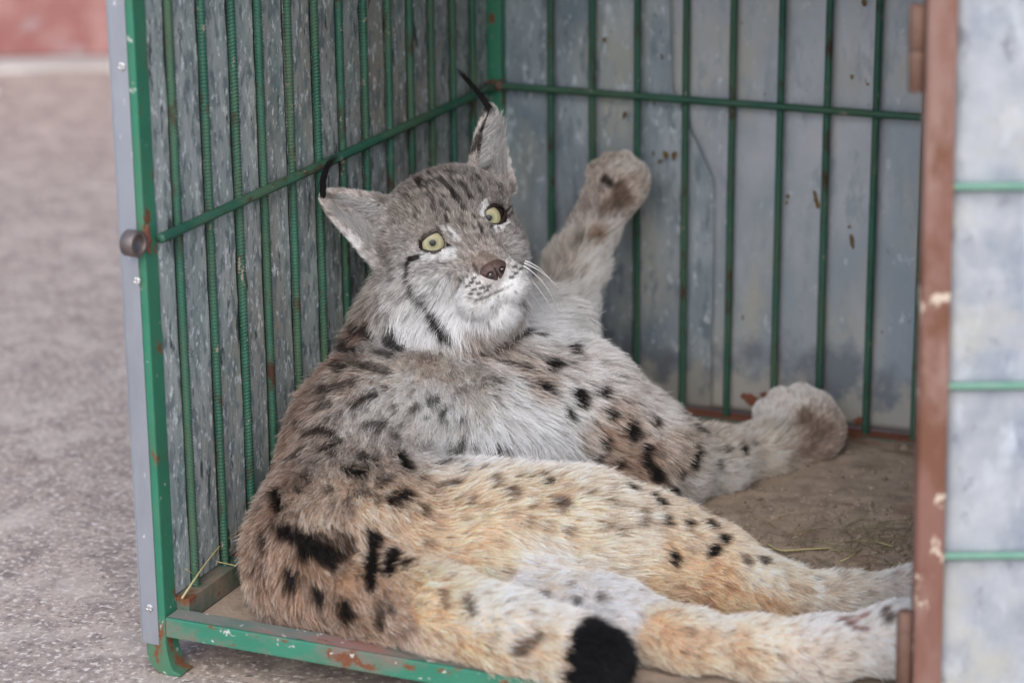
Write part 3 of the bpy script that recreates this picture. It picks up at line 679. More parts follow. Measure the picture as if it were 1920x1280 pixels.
# colour of the coat at points of the body (8-bit sRGB)
ZONES = [
((0.3267,0.0888,0.0431),242,230,216),((0.3768,0.0779,0.0325),245,240,235),((0.399,0.098,0.0509),240,228,214),((0.2535,0.2646,0.0978),240,240,240),
((0.2659,0.3017,0.0926),242,242,242),((0.2408,0.2428,0.1087),228,226,224),((0.071,0.0909,0.1001),150,125,105),((0.1524,0.0608,0.1066),185,160,135),
((0.126,0.0243,0.0392),145,113,84),((0.0829,0.0466,0.076),140,112,88),((0.1547,0.0291,0.011),150,120,92),((0.2084,0.0076,0.0334),165,135,105),
((0.2288,0.0768,0.0863),205,168,128),((0.1815,0.0211,0.0593),170,136,102),((0.191,0.0686,0.1042),190,160,128),((0.274,0.0923,0.0873),222,182,136),
((0.311,0.1273,0.1056),215,180,140),((0.3611,0.1304,0.0862),225,195,155),((0.347,0.1016,0.0541),235,215,190),((0.393,0.0876,0.0464),235,225,215),
((0.4097,0.0833,0.0407),235,225,218),((0.3951,0.1483,0.0591),225,195,160),((0.2556,0.0744,0.0606),218,180,138),((0.2986,0.0947,0.0595),228,195,152),
((0.4239,0.1672,0.0409),215,170,120),((0.4683,0.1862,0.0249),205,155,105),((0.4379,0.1986,0.0726),205,175,140),((0.3937,0.1788,0.094),205,180,150),
((0.5108,0.2096,0.0381),225,205,175),((0.5098,0.1981,0.0217),205,160,110),((0.5761,0.2426,0.0303),210,190,165),((0.6141,0.2668,0.0321),200,185,170),
((0.4471,0.0758,0.0297),215,172,126),((0.4971,0.1,0.0381),232,210,182),((0.5287,0.0775,0.0276),205,170,130),((0.5876,0.1164,0.0437),235,222,208),
((0.5949,0.0946,0.0119),200,180,160),((0.6385,0.1186,0.0438),228,214,200),((0.4833,0.0702,0.018),205,165,122),((0.5468,0.095,0.0383),225,200,170),
((0.2719,0.0049,0.0547),228,188,138),((0.32,0.01,0.0554),238,220,190),((0.3154,-0.0034,0.0203),205,165,120),((0.3741,-0.0014,0.0294),215,180,140),
((0.2417,0.0027,0.0256),175,145,120),((0.2046,0.0776,-0.0319),150,130,118),((0.36,0.0091,0.0474),235,215,190),((0.0874,0.1473,0.1464),158,140,124),
((0.0485,0.1551,0.1176),120,95,75),((0.0588,0.17,0.1461),105,84,68),((0.1331,0.1112,0.1328),165,150,135),((0.1587,0.1716,0.1582),188,181,172),
((0.2004,0.1984,0.1339),198,194,188),((0.2368,0.2397,0.1199),216,213,210),((0.2617,0.2849,0.103),238,238,238),((0.2694,0.3207,0.1141),225,222,215),
((0.2076,0.2446,0.1626),195,186,175),((0.1411,0.2098,0.1863),190,176,162),((0.0972,0.1851,0.1779),165,146,128),((0.133,0.1683,0.1665),195,188,180),
((0.1319,0.1473,0.152),182,174,165),((0.1172,0.1101,0.1311),165,148,132),((0.1609,0.2025,0.1751),198,192,184),((0.1817,0.2045,0.1612),205,201,195),
((0.0525,0.2392,0.1779),110,82,62),((0.0586,0.2972,0.1946),98,74,58),((0.1539,0.2416,0.189),170,155,140),((0.1459,0.141,0.1455),165,155,145),
((0.1794,0.2464,0.1799),185,172,158),((0.2325,0.2501,0.1427),205,202,196),((0.1243,0.0524,0.1004),175,150,125),((0.2051,0.3148,0.1788),165,150,138),
((0.2458,0.3517,0.1674),178,168,160),((0.2816,0.3605,0.147),192,184,178),((0.2733,0.3249,0.1024),165,140,120),((0.2988,0.3596,0.0944),165,135,110),
((0.3191,0.3807,0.0623),160,130,105),((0.3487,0.423,0.0747),180,160,140),((0.332,0.4213,0.1012),195,185,178),((0.3615,0.5026,0.0504),190,175,158),
((0.3674,0.4864,0.0217),200,192,182),((0.3541,0.4418,0.0179),190,180,170),((0.3975,0.5718,0.0207),200,185,165),((0.3919,0.6444,0.0505),208,194,180),
((0.433,0.6285,0.0186),165,142,122),((0.3607,0.6496,0.0389),205,195,186),((0.1874,0.2913,0.1944),160,145,132),((0.2347,0.3107,0.1565),165,145,128),
((0.2059,0.4077,0.191),215,216,220),((0.2033,0.5005,0.1881),212,208,200),((0.2279,0.4535,0.1695),200,196,192),((0.2324,0.3709,0.1822),205,205,206),
((0.2025,0.5634,0.1888),205,198,188),((0.2063,0.6006,0.1972),228,220,208),((0.2089,0.5316,0.1804),228,224,216),((0.1685,0.5574,0.2219),182,170,158),
((0.1639,0.6304,0.2568),160,145,135),((0.1987,0.668,0.2928),195,180,166),((0.1661,0.6722,0.2951),170,155,140),((0.2102,0.6621,0.2714),185,165,148),
((0.175,0.5189,0.2034),165,152,142),((0.1951,0.6138,0.2105),190,178,168),((0.1119,0.2895,0.3305),125,116,107),((0.0647,0.315,0.3098),118,108,99),
((0.155,0.3063,0.3462),116,109,102),((0.1135,0.323,0.3494),98,88,81),((0.153,0.2853,0.3247),134,126,118),((0.1814,0.2832,0.307),135,126,117),
((0.1804,0.2727,0.2886),143,134,125),((0.1961,0.2682,0.2861),125,109,96),((0.1411,0.2744,0.3105),128,120,112),((0.134,0.264,0.2758),159,154,150),
((0.1604,0.2666,0.2568),188,186,184),((0.1742,0.2734,0.2721),159,152,146),((0.1671,0.2753,0.2287),234,234,233),((0.1787,0.2739,0.2171),238,238,238),
((0.2128,0.2727,0.2396),227,226,224),((0.2103,0.3179,0.2855),151,146,142),((0.235,0.2919,0.2683),188,186,184),((0.2026,0.3041,0.2987),138,130,122),
((0.203,0.2582,0.2634),182,178,173),((0.0579,0.3246,0.2309),148,140,132),((0.059,0.3093,0.2132),111,99,89),((0.0944,0.2728,0.2161),160,155,150),
((0.1336,0.2621,0.2127),218,217,216),((0.1435,0.2656,0.2288),199,197,195),((0.0868,0.2919,0.28),138,130,122),((0.116,0.2649,0.242),162,158,153),
((0.193,0.3592,0.3164),125,118,111),((0.181,0.3356,0.3445),114,107,101),((0.2311,0.2817,0.2601),215,214,213),((0.0602,0.3118,0.2994),208,204,202),
((0.0366,0.3018,0.313),175,160,150),((0.05,0.297,0.2913),200,195,192),((0.1473,0.4199,0.3636),200,192,186),((0.1451,0.4322,0.3853),190,178,168),
((0.1436,0.3951,0.3523),150,138,128)]
# dark markings: from, to, radius, strength, kind
SPOTS = [
((0.145,0.0345,0.0752),(0.1665,0.0392,0.0756),0.0119,0.92,'b'),((0.1445,0.0321,0.0699),(0.1556,0.0329,0.0651),0.0081,1,'k'),((0.1642,0.0349,0.0677),(0.1602,0.0321,0.0631),0.0057,1,'k'),
((0.1329,0.0343,0.0786),(0.1331,0.029,0.0663),0.0062,1,'k'),((0.1896,0.0519,0.0856),(0.2038,0.0163,0.057),0.0057,1,'k'),((0.1466,0.0255,0.0333),(0.1466,0.0255,0.0333),0.0081,1,'k'),
((0.1834,0.0114,0.0299),(0.1834,0.0114,0.0299),0.0085,1,'k'),((0.105,0.0394,0.0818),(0.1197,0.0361,0.0811),0.0062,1,'k'),((0.0771,0.0816,0.1),(0.0943,0.0553,0.0941),0.0044,1,'k'),
((0.2091,0.0512,0.0735),(0.2179,0.0274,0.0676),0.0052,1,'k'),((0.2289,0.0359,0.0706),(0.2289,0.0359,0.0706),0.0042,1,'k'),((0.1951,0.0766,0.1086),(0.2055,0.0916,0.1124),0.0043,1,'k'),
((0.2235,0.0889,0.1016),(0.2235,0.0889,0.1016),0.0048,0.8,'k'),((0.2335,0.0732,0.0776),(0.2335,0.0732,0.0776),0.0052,0.5,'k'),((0.3035,0.0952,0.0539),(0.3035,0.0952,0.0539),0.0043,0.5,'k'),
((0.3392,0.0858,0.0401),(0.3392,0.0858,0.0401),0.0038,0.8,'k'),((0.3711,0.0845,0.0401),(0.3711,0.0845,0.0401),0.0042,0.8,'k'),((0.3622,0.0955,0.0496),(0.3622,0.0955,0.0496),0.0033,0.7,'k'),
((0.3934,0.0867,0.0458),(0.3934,0.0867,0.0458),0.0042,0.7,'k'),((0.2274,0.113,0.1162),(0.2419,0.1205,0.1187),0.0034,0.8,'k'),((0.2719,0.1338,0.1213),(0.2719,0.1338,0.1213),0.0043,0.8,'k'),
((0.2918,0.1275,0.113),(0.2918,0.1275,0.113),0.0048,0.8,'k'),((0.3166,0.1541,0.1185),(0.3166,0.1541,0.1185),0.0043,1,'k'),((0.3072,0.1617,0.1208),(0.3072,0.1617,0.1208),0.0029,0.7,'k'),
((0.2567,0.1469,0.1251),(0.2567,0.1469,0.1251),0.0029,0.8,'k'),((0.2494,0.2612,0.0887),(0.2494,0.2612,0.0887),0.0031,0.7,'k'),((0.3381,0.1393,0.1077),(0.3381,0.1393,0.1077),0.0053,0.8,'k'),
((0.315,0.1175,0.0944),(0.315,0.1175,0.0944),0.0043,0.5,'k'),((0.2602,0.1124,0.1128),(0.2602,0.1124,0.1128),0.0043,0.4,'k'),((0.1179,0.0251,0.0505),(0.1218,0.0245,0.0437),0.0048,1,'k'),
((0.1192,0.0249,0.038),(0.1192,0.0249,0.038),0.0043,0.9,'k'),((0.2197,0.0062,0.0398),(0.2161,0.0082,0.0217),0.0042,0.8,'k'),((0.2307,0.005,0.042),(0.2307,0.005,0.042),0.0037,0.8,'k'),
((0.1312,0.0419,-0.0084),(0.1312,0.0419,-0.0084),0.0043,0.6,'k'),((0.0849,0.0427,0.0725),(0.0916,0.0359,0.0657),0.0043,0.8,'k'),((0.0479,0.1381,0.1019),(0.0479,0.1381,0.1019),0.004,0.8,'k'),
((0.0669,0.0726,0.085),(0.0669,0.0726,0.085),0.0044,0.6,'k'),((0.177,0.1323,0.1342),(0.1956,0.1176,0.1257),0.0039,1,'k'),((0.147,0.1137,0.1339),(0.162,0.1119,0.1324),0.0034,0.9,'k'),
((0.1415,0.0962,0.1266),(0.1591,0.0956,0.1261),0.0039,1,'k'),((0.1065,0.1182,0.1332),(0.1181,0.1282,0.1408),0.0039,0.9,'k'),((0.0876,0.1414,0.142),(0.1089,0.1357,0.1445),0.0035,0.9,'k'),
((0.1362,0.1477,0.1514),(0.1481,0.1558,0.153),0.003,0.8,'k'),((0.1637,0.1513,0.1434),(0.1637,0.1513,0.1434),0.0034,0.8,'k'),((0.1897,0.1986,0.1494),(0.1897,0.1986,0.1494),0.0035,0.7,'k'),
((0.1749,0.1992,0.1636),(0.1792,0.2065,0.1645),0.003,0.8,'k'),((0.1657,0.1799,0.159),(0.1657,0.1799,0.159),0.0035,0.5,'k'),((0.1162,0.1641,0.1657),(0.1305,0.1759,0.1722),0.0045,0.9,'k'),
((0.2055,0.1892,0.1218),(0.2081,0.2018,0.1243),0.004,0.8,'k'),((0.2245,0.221,0.1074),(0.2327,0.2325,0.111),0.004,0.9,'k'),((0.2118,0.1414,0.1245),(0.217,0.1581,0.1232),0.0034,0.9,'k'),
((0.1039,0.0871,0.1164),(0.1039,0.0871,0.1164),0.0039,0.9,'k'),((0.1781,0.0883,0.1205),(0.1845,0.0959,0.1223),0.0034,0.8,'k'),((0.2086,0.1158,0.1209),(0.2086,0.1158,0.1209),0.0029,0.8,'k'),
((0.0919,0.2071,0.1866),(0.1299,0.2005,0.1856),0.0045,0.75,'k'),((0.086,0.179,0.1705),(0.1062,0.1839,0.1783),0.004,0.8,'k'),((0.0804,0.1275,0.1283),(0.0804,0.1275,0.1283),0.004,0.8,'k'),
((0.0699,0.1202,0.1162),(0.0767,0.1214,0.1219),0.004,0.8,'k'),((0.1066,0.1541,0.1571),(0.1066,0.1541,0.1571),0.0035,0.7,'k'),((0.0795,0.1634,0.1561),(0.0923,0.1628,0.161),0.0035,0.8,'k'),
((0.1899,0.2228,0.1645),(0.1964,0.2328,0.1648),0.003,0.5,'k'),((0.159,0.1946,0.172),(0.159,0.1946,0.172),0.003,0.5,'k'),((0.2029,0.2114,0.1433),(0.2029,0.2114,0.1433),0.0035,0.6,'k'),
((0.1365,0.0712,0.1135),(0.1365,0.0712,0.1135),0.0034,0.7,'k'),((0.1619,0.072,0.1142),(0.1681,0.0768,0.1164),0.0034,0.7,'k'),((0.0667,0.2928,0.1967),(0.0828,0.2716,0.1909),0.0063,0.95,'k'),
((0.0356,0.3066,0.1728),(0.0771,0.2389,0.1873),0.0058,0.9,'k'),((0.1017,0.2627,0.1983),(0.1223,0.2435,0.1954),0.0057,0.9,'k'),((0.0695,0.2197,0.1813),(0.0834,0.2014,0.182),0.0046,0.8,'k'),
((0.1068,0.2288,0.1936),(0.1213,0.2278,0.1935),0.0041,0.8,'k'),((0.0458,0.3112,0.1947),(0.0561,0.2974,0.1915),0.0048,0.9,'k'),((0.0771,0.1819,0.1686),(0.0771,0.1819,0.1686),0.0045,0.8,'k'),
((0.1102,0.2633,0.2071),(0.1102,0.2633,0.2071),0.0046,0.9,'k'),((0.2405,0.3074,0.1511),(0.2464,0.3118,0.1462),0.0062,1,'k'),((0.2703,0.3381,0.1356),(0.2703,0.3381,0.1356),0.0083,1,'k'),
((0.2618,0.3121,0.1263),(0.2666,0.3194,0.1202),0.0046,1,'k'),((0.1966,0.3125,0.1894),(0.2054,0.33,0.1875),0.0052,0.8,'b'),((0.2028,0.3309,0.1946),(0.2118,0.3551,0.1926),0.0031,1,'k'),
((0.2228,0.3626,0.1867),(0.2228,0.3626,0.1867),0.0031,1,'k'),((0.2059,0.2972,0.1744),(0.2253,0.3172,0.1653),0.0036,0.9,'k'),((0.239,0.338,0.164),(0.2459,0.3487,0.1655),0.0047,1,'k'),
((0.2535,0.3747,0.1725),(0.2535,0.3747,0.1725),0.0052,1,'k'),((0.1819,0.2846,0.1904),(0.1896,0.2925,0.1846),0.0036,0.7,'b'),((0.2886,0.3598,0.1383),(0.2886,0.3598,0.1383),0.0057,1,'k'),
((0.2965,0.3582,0.1177),(0.2965,0.3582,0.1177),0.0057,1,'k'),((0.3261,0.4006,0.0998),(0.3261,0.4006,0.0998),0.0063,1,'k'),((0.3103,0.3751,0.0998),(0.312,0.3766,0.0962),0.0084,1,'k'),
((0.2914,0.3512,0.0923),(0.2914,0.3512,0.0923),0.0057,1,'k'),((0.3249,0.386,0.0764),(0.3254,0.385,0.064),0.0047,1,'k'),((0.3549,0.4428,0.0634),(0.3557,0.4328,0.0497),0.0054,1,'k'),
((0.3034,0.37,0.066),(0.3034,0.37,0.066),0.0042,1,'k'),((0.2834,0.3605,0.0609),(0.2834,0.3605,0.0609),0.0042,1,'k'),((0.3365,0.3958,0.0697),(0.3365,0.3958,0.0697),0.0037,0.7,'k'),
((0.3315,0.3898,0.0531),(0.3355,0.3945,0.0475),0.0053,1,'k'),((0.3485,0.4167,0.044),(0.3485,0.4167,0.044),0.0053,1,'k'),((0.3399,0.411,0.0306),(0.3409,0.4177,0.0244),0.0053,1,'k'),
((0.3661,0.4811,0.0338),(0.3661,0.4811,0.0338),0.0044,1,'k'),((0.3791,0.525,0.0378),(0.3791,0.525,0.0378),0.005,1,'k'),((0.3816,0.553,0.0354),(0.3816,0.553,0.0354),0.0033,0.8,'k'),
((0.3682,0.5035,0.044),(0.3682,0.5035,0.044),0.0038,0.8,'k'),((0.3463,0.4588,0.0776),(0.3485,0.486,0.0645),0.0032,0.9,'k'),((0.3484,0.5152,0.0574),(0.3484,0.5152,0.0574),0.0033,0.7,'k'),
((0.2821,0.3451,0.0803),(0.2821,0.3451,0.0803),0.0042,1,'k'),((0.3583,0.5379,0.0525),(0.3583,0.5379,0.0525),0.0022,0.6,'k'),((0.3664,0.567,0.0431),(0.3664,0.567,0.0431),0.0022,0.5,'k'),
((0.205,0.2571,0.1691),(0.2199,0.2671,0.1625),0.003,0.6,'k'),((0.3739,0.1984,0.1065),(0.3778,0.1991,0.1047),0.0049,1,'k'),((0.3962,0.2084,0.0979),(0.4051,0.2009,0.094),0.0044,1,'k'),
((0.4172,0.1891,0.0834),(0.4172,0.1891,0.0834),0.0043,1,'k'),((0.4314,0.2026,0.0785),(0.4314,0.2026,0.0785),0.0044,1,'k'),((0.4466,0.2209,0.0741),(0.4506,0.2211,0.0725),0.0053,1,'k'),
((0.4633,0.2127,0.0655),(0.4633,0.2127,0.0655),0.0048,1,'k'),((0.4576,0.1954,0.0586),(0.4611,0.1998,0.0601),0.0039,1,'k'),((0.4286,0.1765,0.0598),(0.4295,0.1741,0.0536),0.0038,1,'k'),
((0.4866,0.2106,0.0495),(0.4866,0.2106,0.0495),0.0043,0.8,'k'),((0.4988,0.2198,0.0474),(0.4988,0.2198,0.0474),0.0048,0.9,'k'),((0.3865,0.1545,0.0837),(0.3865,0.1545,0.0837),0.0043,0.6,'k'),
((0.3967,0.1804,0.0928),(0.3992,0.1697,0.0847),0.0039,0.7,'k'),((0.3525,0.1274,0.0886),(0.3525,0.1274,0.0886),0.0038,0.4,'k'),((0.4609,0.0888,0.0417),(0.4609,0.0888,0.0417),0.0032,0.4,'k'),
((0.4821,0.076,0.0334),(0.4821,0.076,0.0334),0.0032,0.4,'k'),((0.3562,0.1558,0.1121),(0.3562,0.1558,0.1121),0.0034,0.7,'k'),((0.3718,0.1619,0.1045),(0.3718,0.1619,0.1045),0.0038,0.7,'k'),
((0.4419,0.1876,0.0618),(0.4419,0.1876,0.0618),0.0034,0.5,'k'),((0.2983,0.0138,0.0593),(0.3061,0.0052,0.0511),0.0032,0.75,'k'),((0.3541,-0.0029,0.0286),(0.3683,0.0033,0.0392),0.0041,0.85,'b'),
((0.2786,0.0105,0.0595),(0.2827,0.0055,0.0532),0.0028,0.6,'k'),((0.3303,-0.0026,0.0423),(0.3361,-0.0046,0.0367),0.0027,0.4,'k'),((0.1365,0.2676,0.2851),(0.1254,0.2684,0.2806),0.0022,0.95,'k'),
((0.1254,0.2684,0.2806),(0.1227,0.2676,0.2737),0.0022,0.95,'k'),((0.1227,0.2676,0.2737),(0.1246,0.2643,0.2616),0.0022,0.95,'k'),((0.1246,0.2643,0.2616),(0.13,0.2619,0.2485),0.0022,0.95,'k'),
((0.13,0.2619,0.2485),(0.1393,0.2631,0.2386),0.0022,0.95,'k'),((0.1393,0.2631,0.2386),(0.1463,0.2669,0.2277),0.0022,0.95,'k'),((0.1463,0.2669,0.2277),(0.1554,0.2705,0.2053),0.0036,1,'k'),
((0.1491,0.2678,0.2182),(0.1614,0.2722,0.2044),0.0041,0.95,'k'),((0.0723,0.3162,0.3358),(0.0968,0.3363,0.343),0.0023,0.85,'k'),((0.0832,0.3201,0.3396),(0.0902,0.3354,0.3383),0.0018,0.6,'k'),
((0.1129,0.3157,0.3473),(0.125,0.2994,0.3441),0.0021,0.9,'k'),((0.1295,0.3069,0.3491),(0.1302,0.2991,0.3446),0.002,0.8,'k'),((0.1376,0.3103,0.3511),(0.156,0.3015,0.3421),0.002,0.8,'k'),
((0.156,0.3015,0.3421),(0.1713,0.2967,0.3279),0.002,0.75,'k'),((0.1561,0.3139,0.3498),(0.1728,0.3086,0.3357),0.0018,0.7,'k'),((0.1327,0.2938,0.3408),(0.1412,0.2896,0.3362),0.002,0.7,'k'),
((0.1383,0.3248,0.3553),(0.1478,0.3224,0.3546),0.0021,0.7,'k'),((0.1143,0.3029,0.3424),(0.1099,0.2939,0.3335),0.0015,0.5,'k'),((0.1649,0.3268,0.3503),(0.1799,0.319,0.3376),0.0015,0.6,'k'),
((0.1515,0.289,0.3315),(0.1584,0.2884,0.3271),0.0018,0.5,'k'),((0.153,0.3358,0.3552),(0.1647,0.3347,0.3512),0.0021,0.6,'k'),((0.0795,0.3341,0.3452),(0.1008,0.338,0.3515),0.0021,0.6,'k'),
((0.135,0.2703,0.3),(0.1419,0.272,0.2939),0.0013,0.9,'k'),((0.1601,0.2786,0.2967),(0.1688,0.2763,0.2918),0.0013,1,'k'),((0.1964,0.3355,0.318),(0.1921,0.3574,0.3189),0.0012,0.8,'k'),
((0.1926,0.3108,0.3098),(0.1963,0.3148,0.3071),0.0012,0.9,'k'),((0.1394,0.2685,0.2867),(0.1475,0.2692,0.2863),0.0011,0.8,'k'),((0.1986,0.333,0.3135),(0.1935,0.3605,0.3124),0.0011,0.7,'k'),
((0.1929,0.2613,0.2709),(0.1962,0.2615,0.2722),0.0011,0.8,'k'),((0.1911,0.2604,0.2668),(0.1946,0.2598,0.2683),0.0011,0.8,'k'),((0.1987,0.2593,0.2668),(0.2015,0.2604,0.2678),0.0011,0.8,'k'),
((0.1866,0.2604,0.2621),(0.1905,0.2591,0.2639),0.0011,0.8,'k'),((0.196,0.2566,0.2615),(0.1989,0.2574,0.2626),0.0011,0.8,'k'),((0.203,0.2582,0.2634),(0.2053,0.2605,0.264),0.0011,0.8,'k'),
((0.1935,0.2546,0.2571),(0.1968,0.2546,0.2585),0.0011,0.8,'k'),((0.2014,0.2554,0.2582),(0.2041,0.2569,0.2591),0.0011,0.8,'k'),((0.2069,0.2591,0.2604),(0.209,0.2619,0.2609),0.0011,0.8,'k'),
((0.209,0.2632,0.2637),(0.2114,0.2653,0.2644),0.0011,0.8,'k'),((0.225,0.2861,0.2792),(0.2262,0.2909,0.2792),0.0011,0.8,'k'),((0.228,0.2839,0.2738),(0.2297,0.2878,0.274),0.0011,0.8,'k'),
((0.2126,0.3279,0.2716),(0.2134,0.334,0.2712),0.0011,0.8,'k'),((0.2256,0.2793,0.2706),(0.2278,0.2819,0.2712),0.0011,0.8,'k'),((0.2296,0.2919,0.2756),(0.2301,0.2986,0.275),0.0011,0.8,'k'),
((0.1924,0.2666,0.2825),(0.1993,0.2631,0.2758),0.0015,0.7,'b'),((0.1892,0.2544,0.2546),(0.201,0.2537,0.2529),0.0009,0.45,'k'),((0.201,0.2537,0.2529),(0.2104,0.2599,0.2548),0.001,0.55,'k'),
((0.2104,0.2599,0.2548),(0.2167,0.2731,0.2577),0.001,0.55,'k'),((0.2167,0.2731,0.2577),(0.2277,0.2793,0.2635),0.0009,0.45,'k'),((0.1948,0.2648,0.279),(0.2024,0.2663,0.282),0.0025,0.5,'b'),
((0.1998,0.2725,0.2916),(0.2099,0.2743,0.2885),0.004,0.45,'b'),((0.1009,0.2751,0.2457),(0.1131,0.2647,0.2364),0.0021,0.4,'k'),((0.0881,0.2805,0.2268),(0.107,0.2647,0.2197),0.0026,0.4,'k'),
((0.1949,0.6456,0.2679),(0.2003,0.6478,0.259),0.0115,0.9,'p'),((0.1809,0.6469,0.2794),(0.1849,0.6462,0.2775),0.0046,0.9,'k'),((0.1889,0.6295,0.2522),(0.1913,0.6359,0.255),0.0097,0.85,'p'),
((0.1879,0.5881,0.2291),(0.1893,0.6001,0.231),0.0096,0.8,'o'),((0.176,0.5615,0.2245),(0.1768,0.5746,0.2301),0.0034,0.5,'k'),((0.4113,0.6298,0.0442),(0.4338,0.6341,0.0349),0.0125,0.6,'p'),
((0.4118,0.6284,0.043),(0.4129,0.6341,0.0473),0.0068,0.6,'p'),((0.4257,0.6228,0.0255),(0.4157,0.6084,0.0139),0.0091,0.4,'p'),((0.5961,0.1229,0.044),(0.6108,0.1208,0.0423),0.0023,0.85,'r'),
((0.6114,0.1236,0.0437),(0.6207,0.1318,0.0489),0.0021,0.8,'r'),((0.606,0.1181,0.0416),(0.6238,0.1181,0.0416),0.0021,0.8,'r'),((0.6009,0.1275,0.0439),(0.6164,0.1306,0.0472),0.0046,0.45,'r'),
((0.5923,0.1086,0.0402),(0.6019,0.1083,0.037),0.0032,0.3,'r'),((0.6356,0.1348,0.054),(0.6407,0.1268,0.0507),0.0041,0.8,'b'),((0.1433,0.2686,0.2871),(0.1668,0.2759,0.2896),0.0044,0.76,'w'),
((0.1609,0.2822,0.3095),(0.1684,0.28,0.3034),0.0028,0.6,'w'),((0.1527,0.2808,0.3122),(0.1597,0.2824,0.3109),0.0019,0.48,'w'),((0.1854,0.3175,0.3264),(0.1831,0.31,0.3217),0.0025,0.72,'w'),
((0.182,0.314,0.3285),(0.1848,0.3202,0.332),0.0025,0.64,'w'),((0.1975,0.3174,0.3076),(0.1993,0.3312,0.3119),0.0032,0.72,'w'),((0.1956,0.3114,0.3068),(0.1971,0.3183,0.3084),0.0025,0.64,'w'),
((0.1408,0.4303,0.3961),(0.1424,0.4052,0.3797),0.0027,0.95,'k'),((0.1424,0.4052,0.3797),(0.1388,0.3856,0.362),0.0032,0.9,'k'),((0.0224,0.2987,0.3279),(0.0359,0.304,0.3257),0.0021,0.5,'b'),
((0.0348,0.2841,0.301),(0.0426,0.2887,0.2926),0.0021,0.5,'b'),((0.2391,0.1381,0.1238),(0.2423,0.1451,0.1246),0.0021,0.8612,'k'),((0.0721,0.1489,0.1384),(0.0812,0.146,0.142),0.0024,0.4566,'k'),
((0.1703,0.1993,0.1672),(0.1734,0.2036,0.1674),0.0013,0.5084,'k'),((0.1779,0.0737,0.1124),(0.1834,0.0752,0.1119),0.0021,0.4694,'k'),((0.1034,0.073,0.1087),(0.1076,0.0712,0.1094),0.0024,0.8362,'k'),
((0.1827,0.0692,0.1083),(0.186,0.0726,0.1091),0.0014,0.8705,'k'),((0.2707,0.1066,0.1068),(0.2765,0.1087,0.1067),0.0016,0.483,'k'),((0.0774,0.2052,0.1811),(0.0815,0.2051,0.1829),0.0013,0.739,'k'),
((0.1474,0.1713,0.1638),(0.1524,0.1749,0.1639),0.0016,0.6406,'k'),((0.2773,0.1272,0.1179),(0.2779,0.1309,0.1188),0.0016,0.6893,'k'),((0.157,0.0628,0.1078),(0.1591,0.0649,0.1093),0.0023,0.871,'k'),
((0.1512,0.1669,0.159),(0.1543,0.171,0.1602),0.0014,0.7742,'k'),((0.2881,0.1308,0.1161),(0.2884,0.1353,0.1174),0.0013,0.5704,'k'),((0.2496,0.1072,0.1106),(0.2521,0.1104,0.1125),0.0018,0.5562,'k'),
((0.1349,0.1857,0.1772),(0.1375,0.1859,0.1766),0.0021,0.8984,'k'),((0.0807,0.2076,0.1832),(0.0894,0.2062,0.1856),0.0018,0.5187,'k'),((0.2399,0.1192,0.1182),(0.2438,0.1206,0.1186),0.0013,0.858,'k'),
((0.076,0.1433,0.1366),(0.0856,0.1383,0.1385),0.0022,0.8749,'k'),((0.2455,0.1283,0.1213),(0.2476,0.1294,0.1217),0.0014,0.8224,'k'),((0.146,0.1491,0.1497),(0.1511,0.1546,0.151),0.0024,0.6268,'k'),
((0.2073,0.1291,0.1243),(0.211,0.1312,0.1239),0.0017,0.4733,'k'),((0.2022,0.0766,0.1046),(0.2073,0.0809,0.1051),0.0018,0.5692,'k'),((0.0787,0.1702,0.1611),(0.0852,0.1707,0.1643),0.0017,0.793,'k'),
((0.2645,0.1722,0.1225),(0.2397,0.2428,0.0975),0.0017,0.7522,'k'),((0.1451,0.1432,0.1467),(0.1494,0.1474,0.1476),0.0016,0.8728,'k'),((0.2144,0.2094,0.1202),(0.2155,0.2119,0.1205),0.0016,0.7358,'k'),
((0.2097,0.1095,0.1187),(0.213,0.1143,0.1197),0.0016,0.722,'k'),((0.2734,0.1289,0.1192),(0.2755,0.1332,0.1203),0.0022,0.7442,'k'),((0.3322,0.136,0.1066),(0.3361,0.1381,0.1073),0.0014,0.8183,'k'),
((0.2605,0.2863,0.1166),(0.2629,0.2951,0.116),0.0022,0.4859,'k'),((0.2372,0.2388,0.1135),(0.2411,0.2433,0.113),0.002,0.7874,'k'),((0.2397,0.1451,0.1246),(0.2425,0.144,0.1245),0.0017,0.7251,'k'),
((0.1468,0.1048,0.1306),(0.1526,0.1043,0.1302),0.0018,0.5131,'k'),((0.0426,0.2205,0.1621),(0.0544,0.2061,0.1671),0.0015,0.4178,'k'),((0.1761,0.184,0.153),(0.1794,0.1888,0.1531),0.0015,0.8516,'k'),
((0.0542,0.1677,0.1391),(0.0604,0.1634,0.1416),0.0014,0.8157,'k'),((0.1887,0.204,0.1543),(0.1914,0.2099,0.1558),0.0023,0.6096,'k'),((0.243,0.2459,0.1027),(0.2454,0.2502,0.1007),0.002,0.6819,'k'),
((0.3284,0.1333,0.1054),(0.3332,0.1344,0.1057),0.0023,0.4005,'k'),((0.1073,0.1233,0.1366),(0.1135,0.1221,0.1369),0.002,0.8456,'k'),((0.1617,0.1625,0.1505),(0.1643,0.1644,0.1501),0.0024,0.5899,'k'),
((0.3269,0.1397,0.1107),(0.3315,0.141,0.1105),0.0024,0.6482,'k'),((0.1638,0.1814,0.1613),(0.1688,0.1868,0.161),0.0016,0.6385,'k'),((0.1159,0.1137,0.1328),(0.1206,0.1136,0.1333),0.0022,0.8134,'k'),
((0.0719,0.1402,0.1313),(0.0755,0.1408,0.1345),0.0022,0.5228,'k'),((0.1218,0.1849,0.1792),(0.1286,0.1867,0.1793),0.002,0.6373,'k'),((0.2139,0.2074,0.1174),(0.2179,0.2124,0.1152),0.0022,0.5503,'k'),
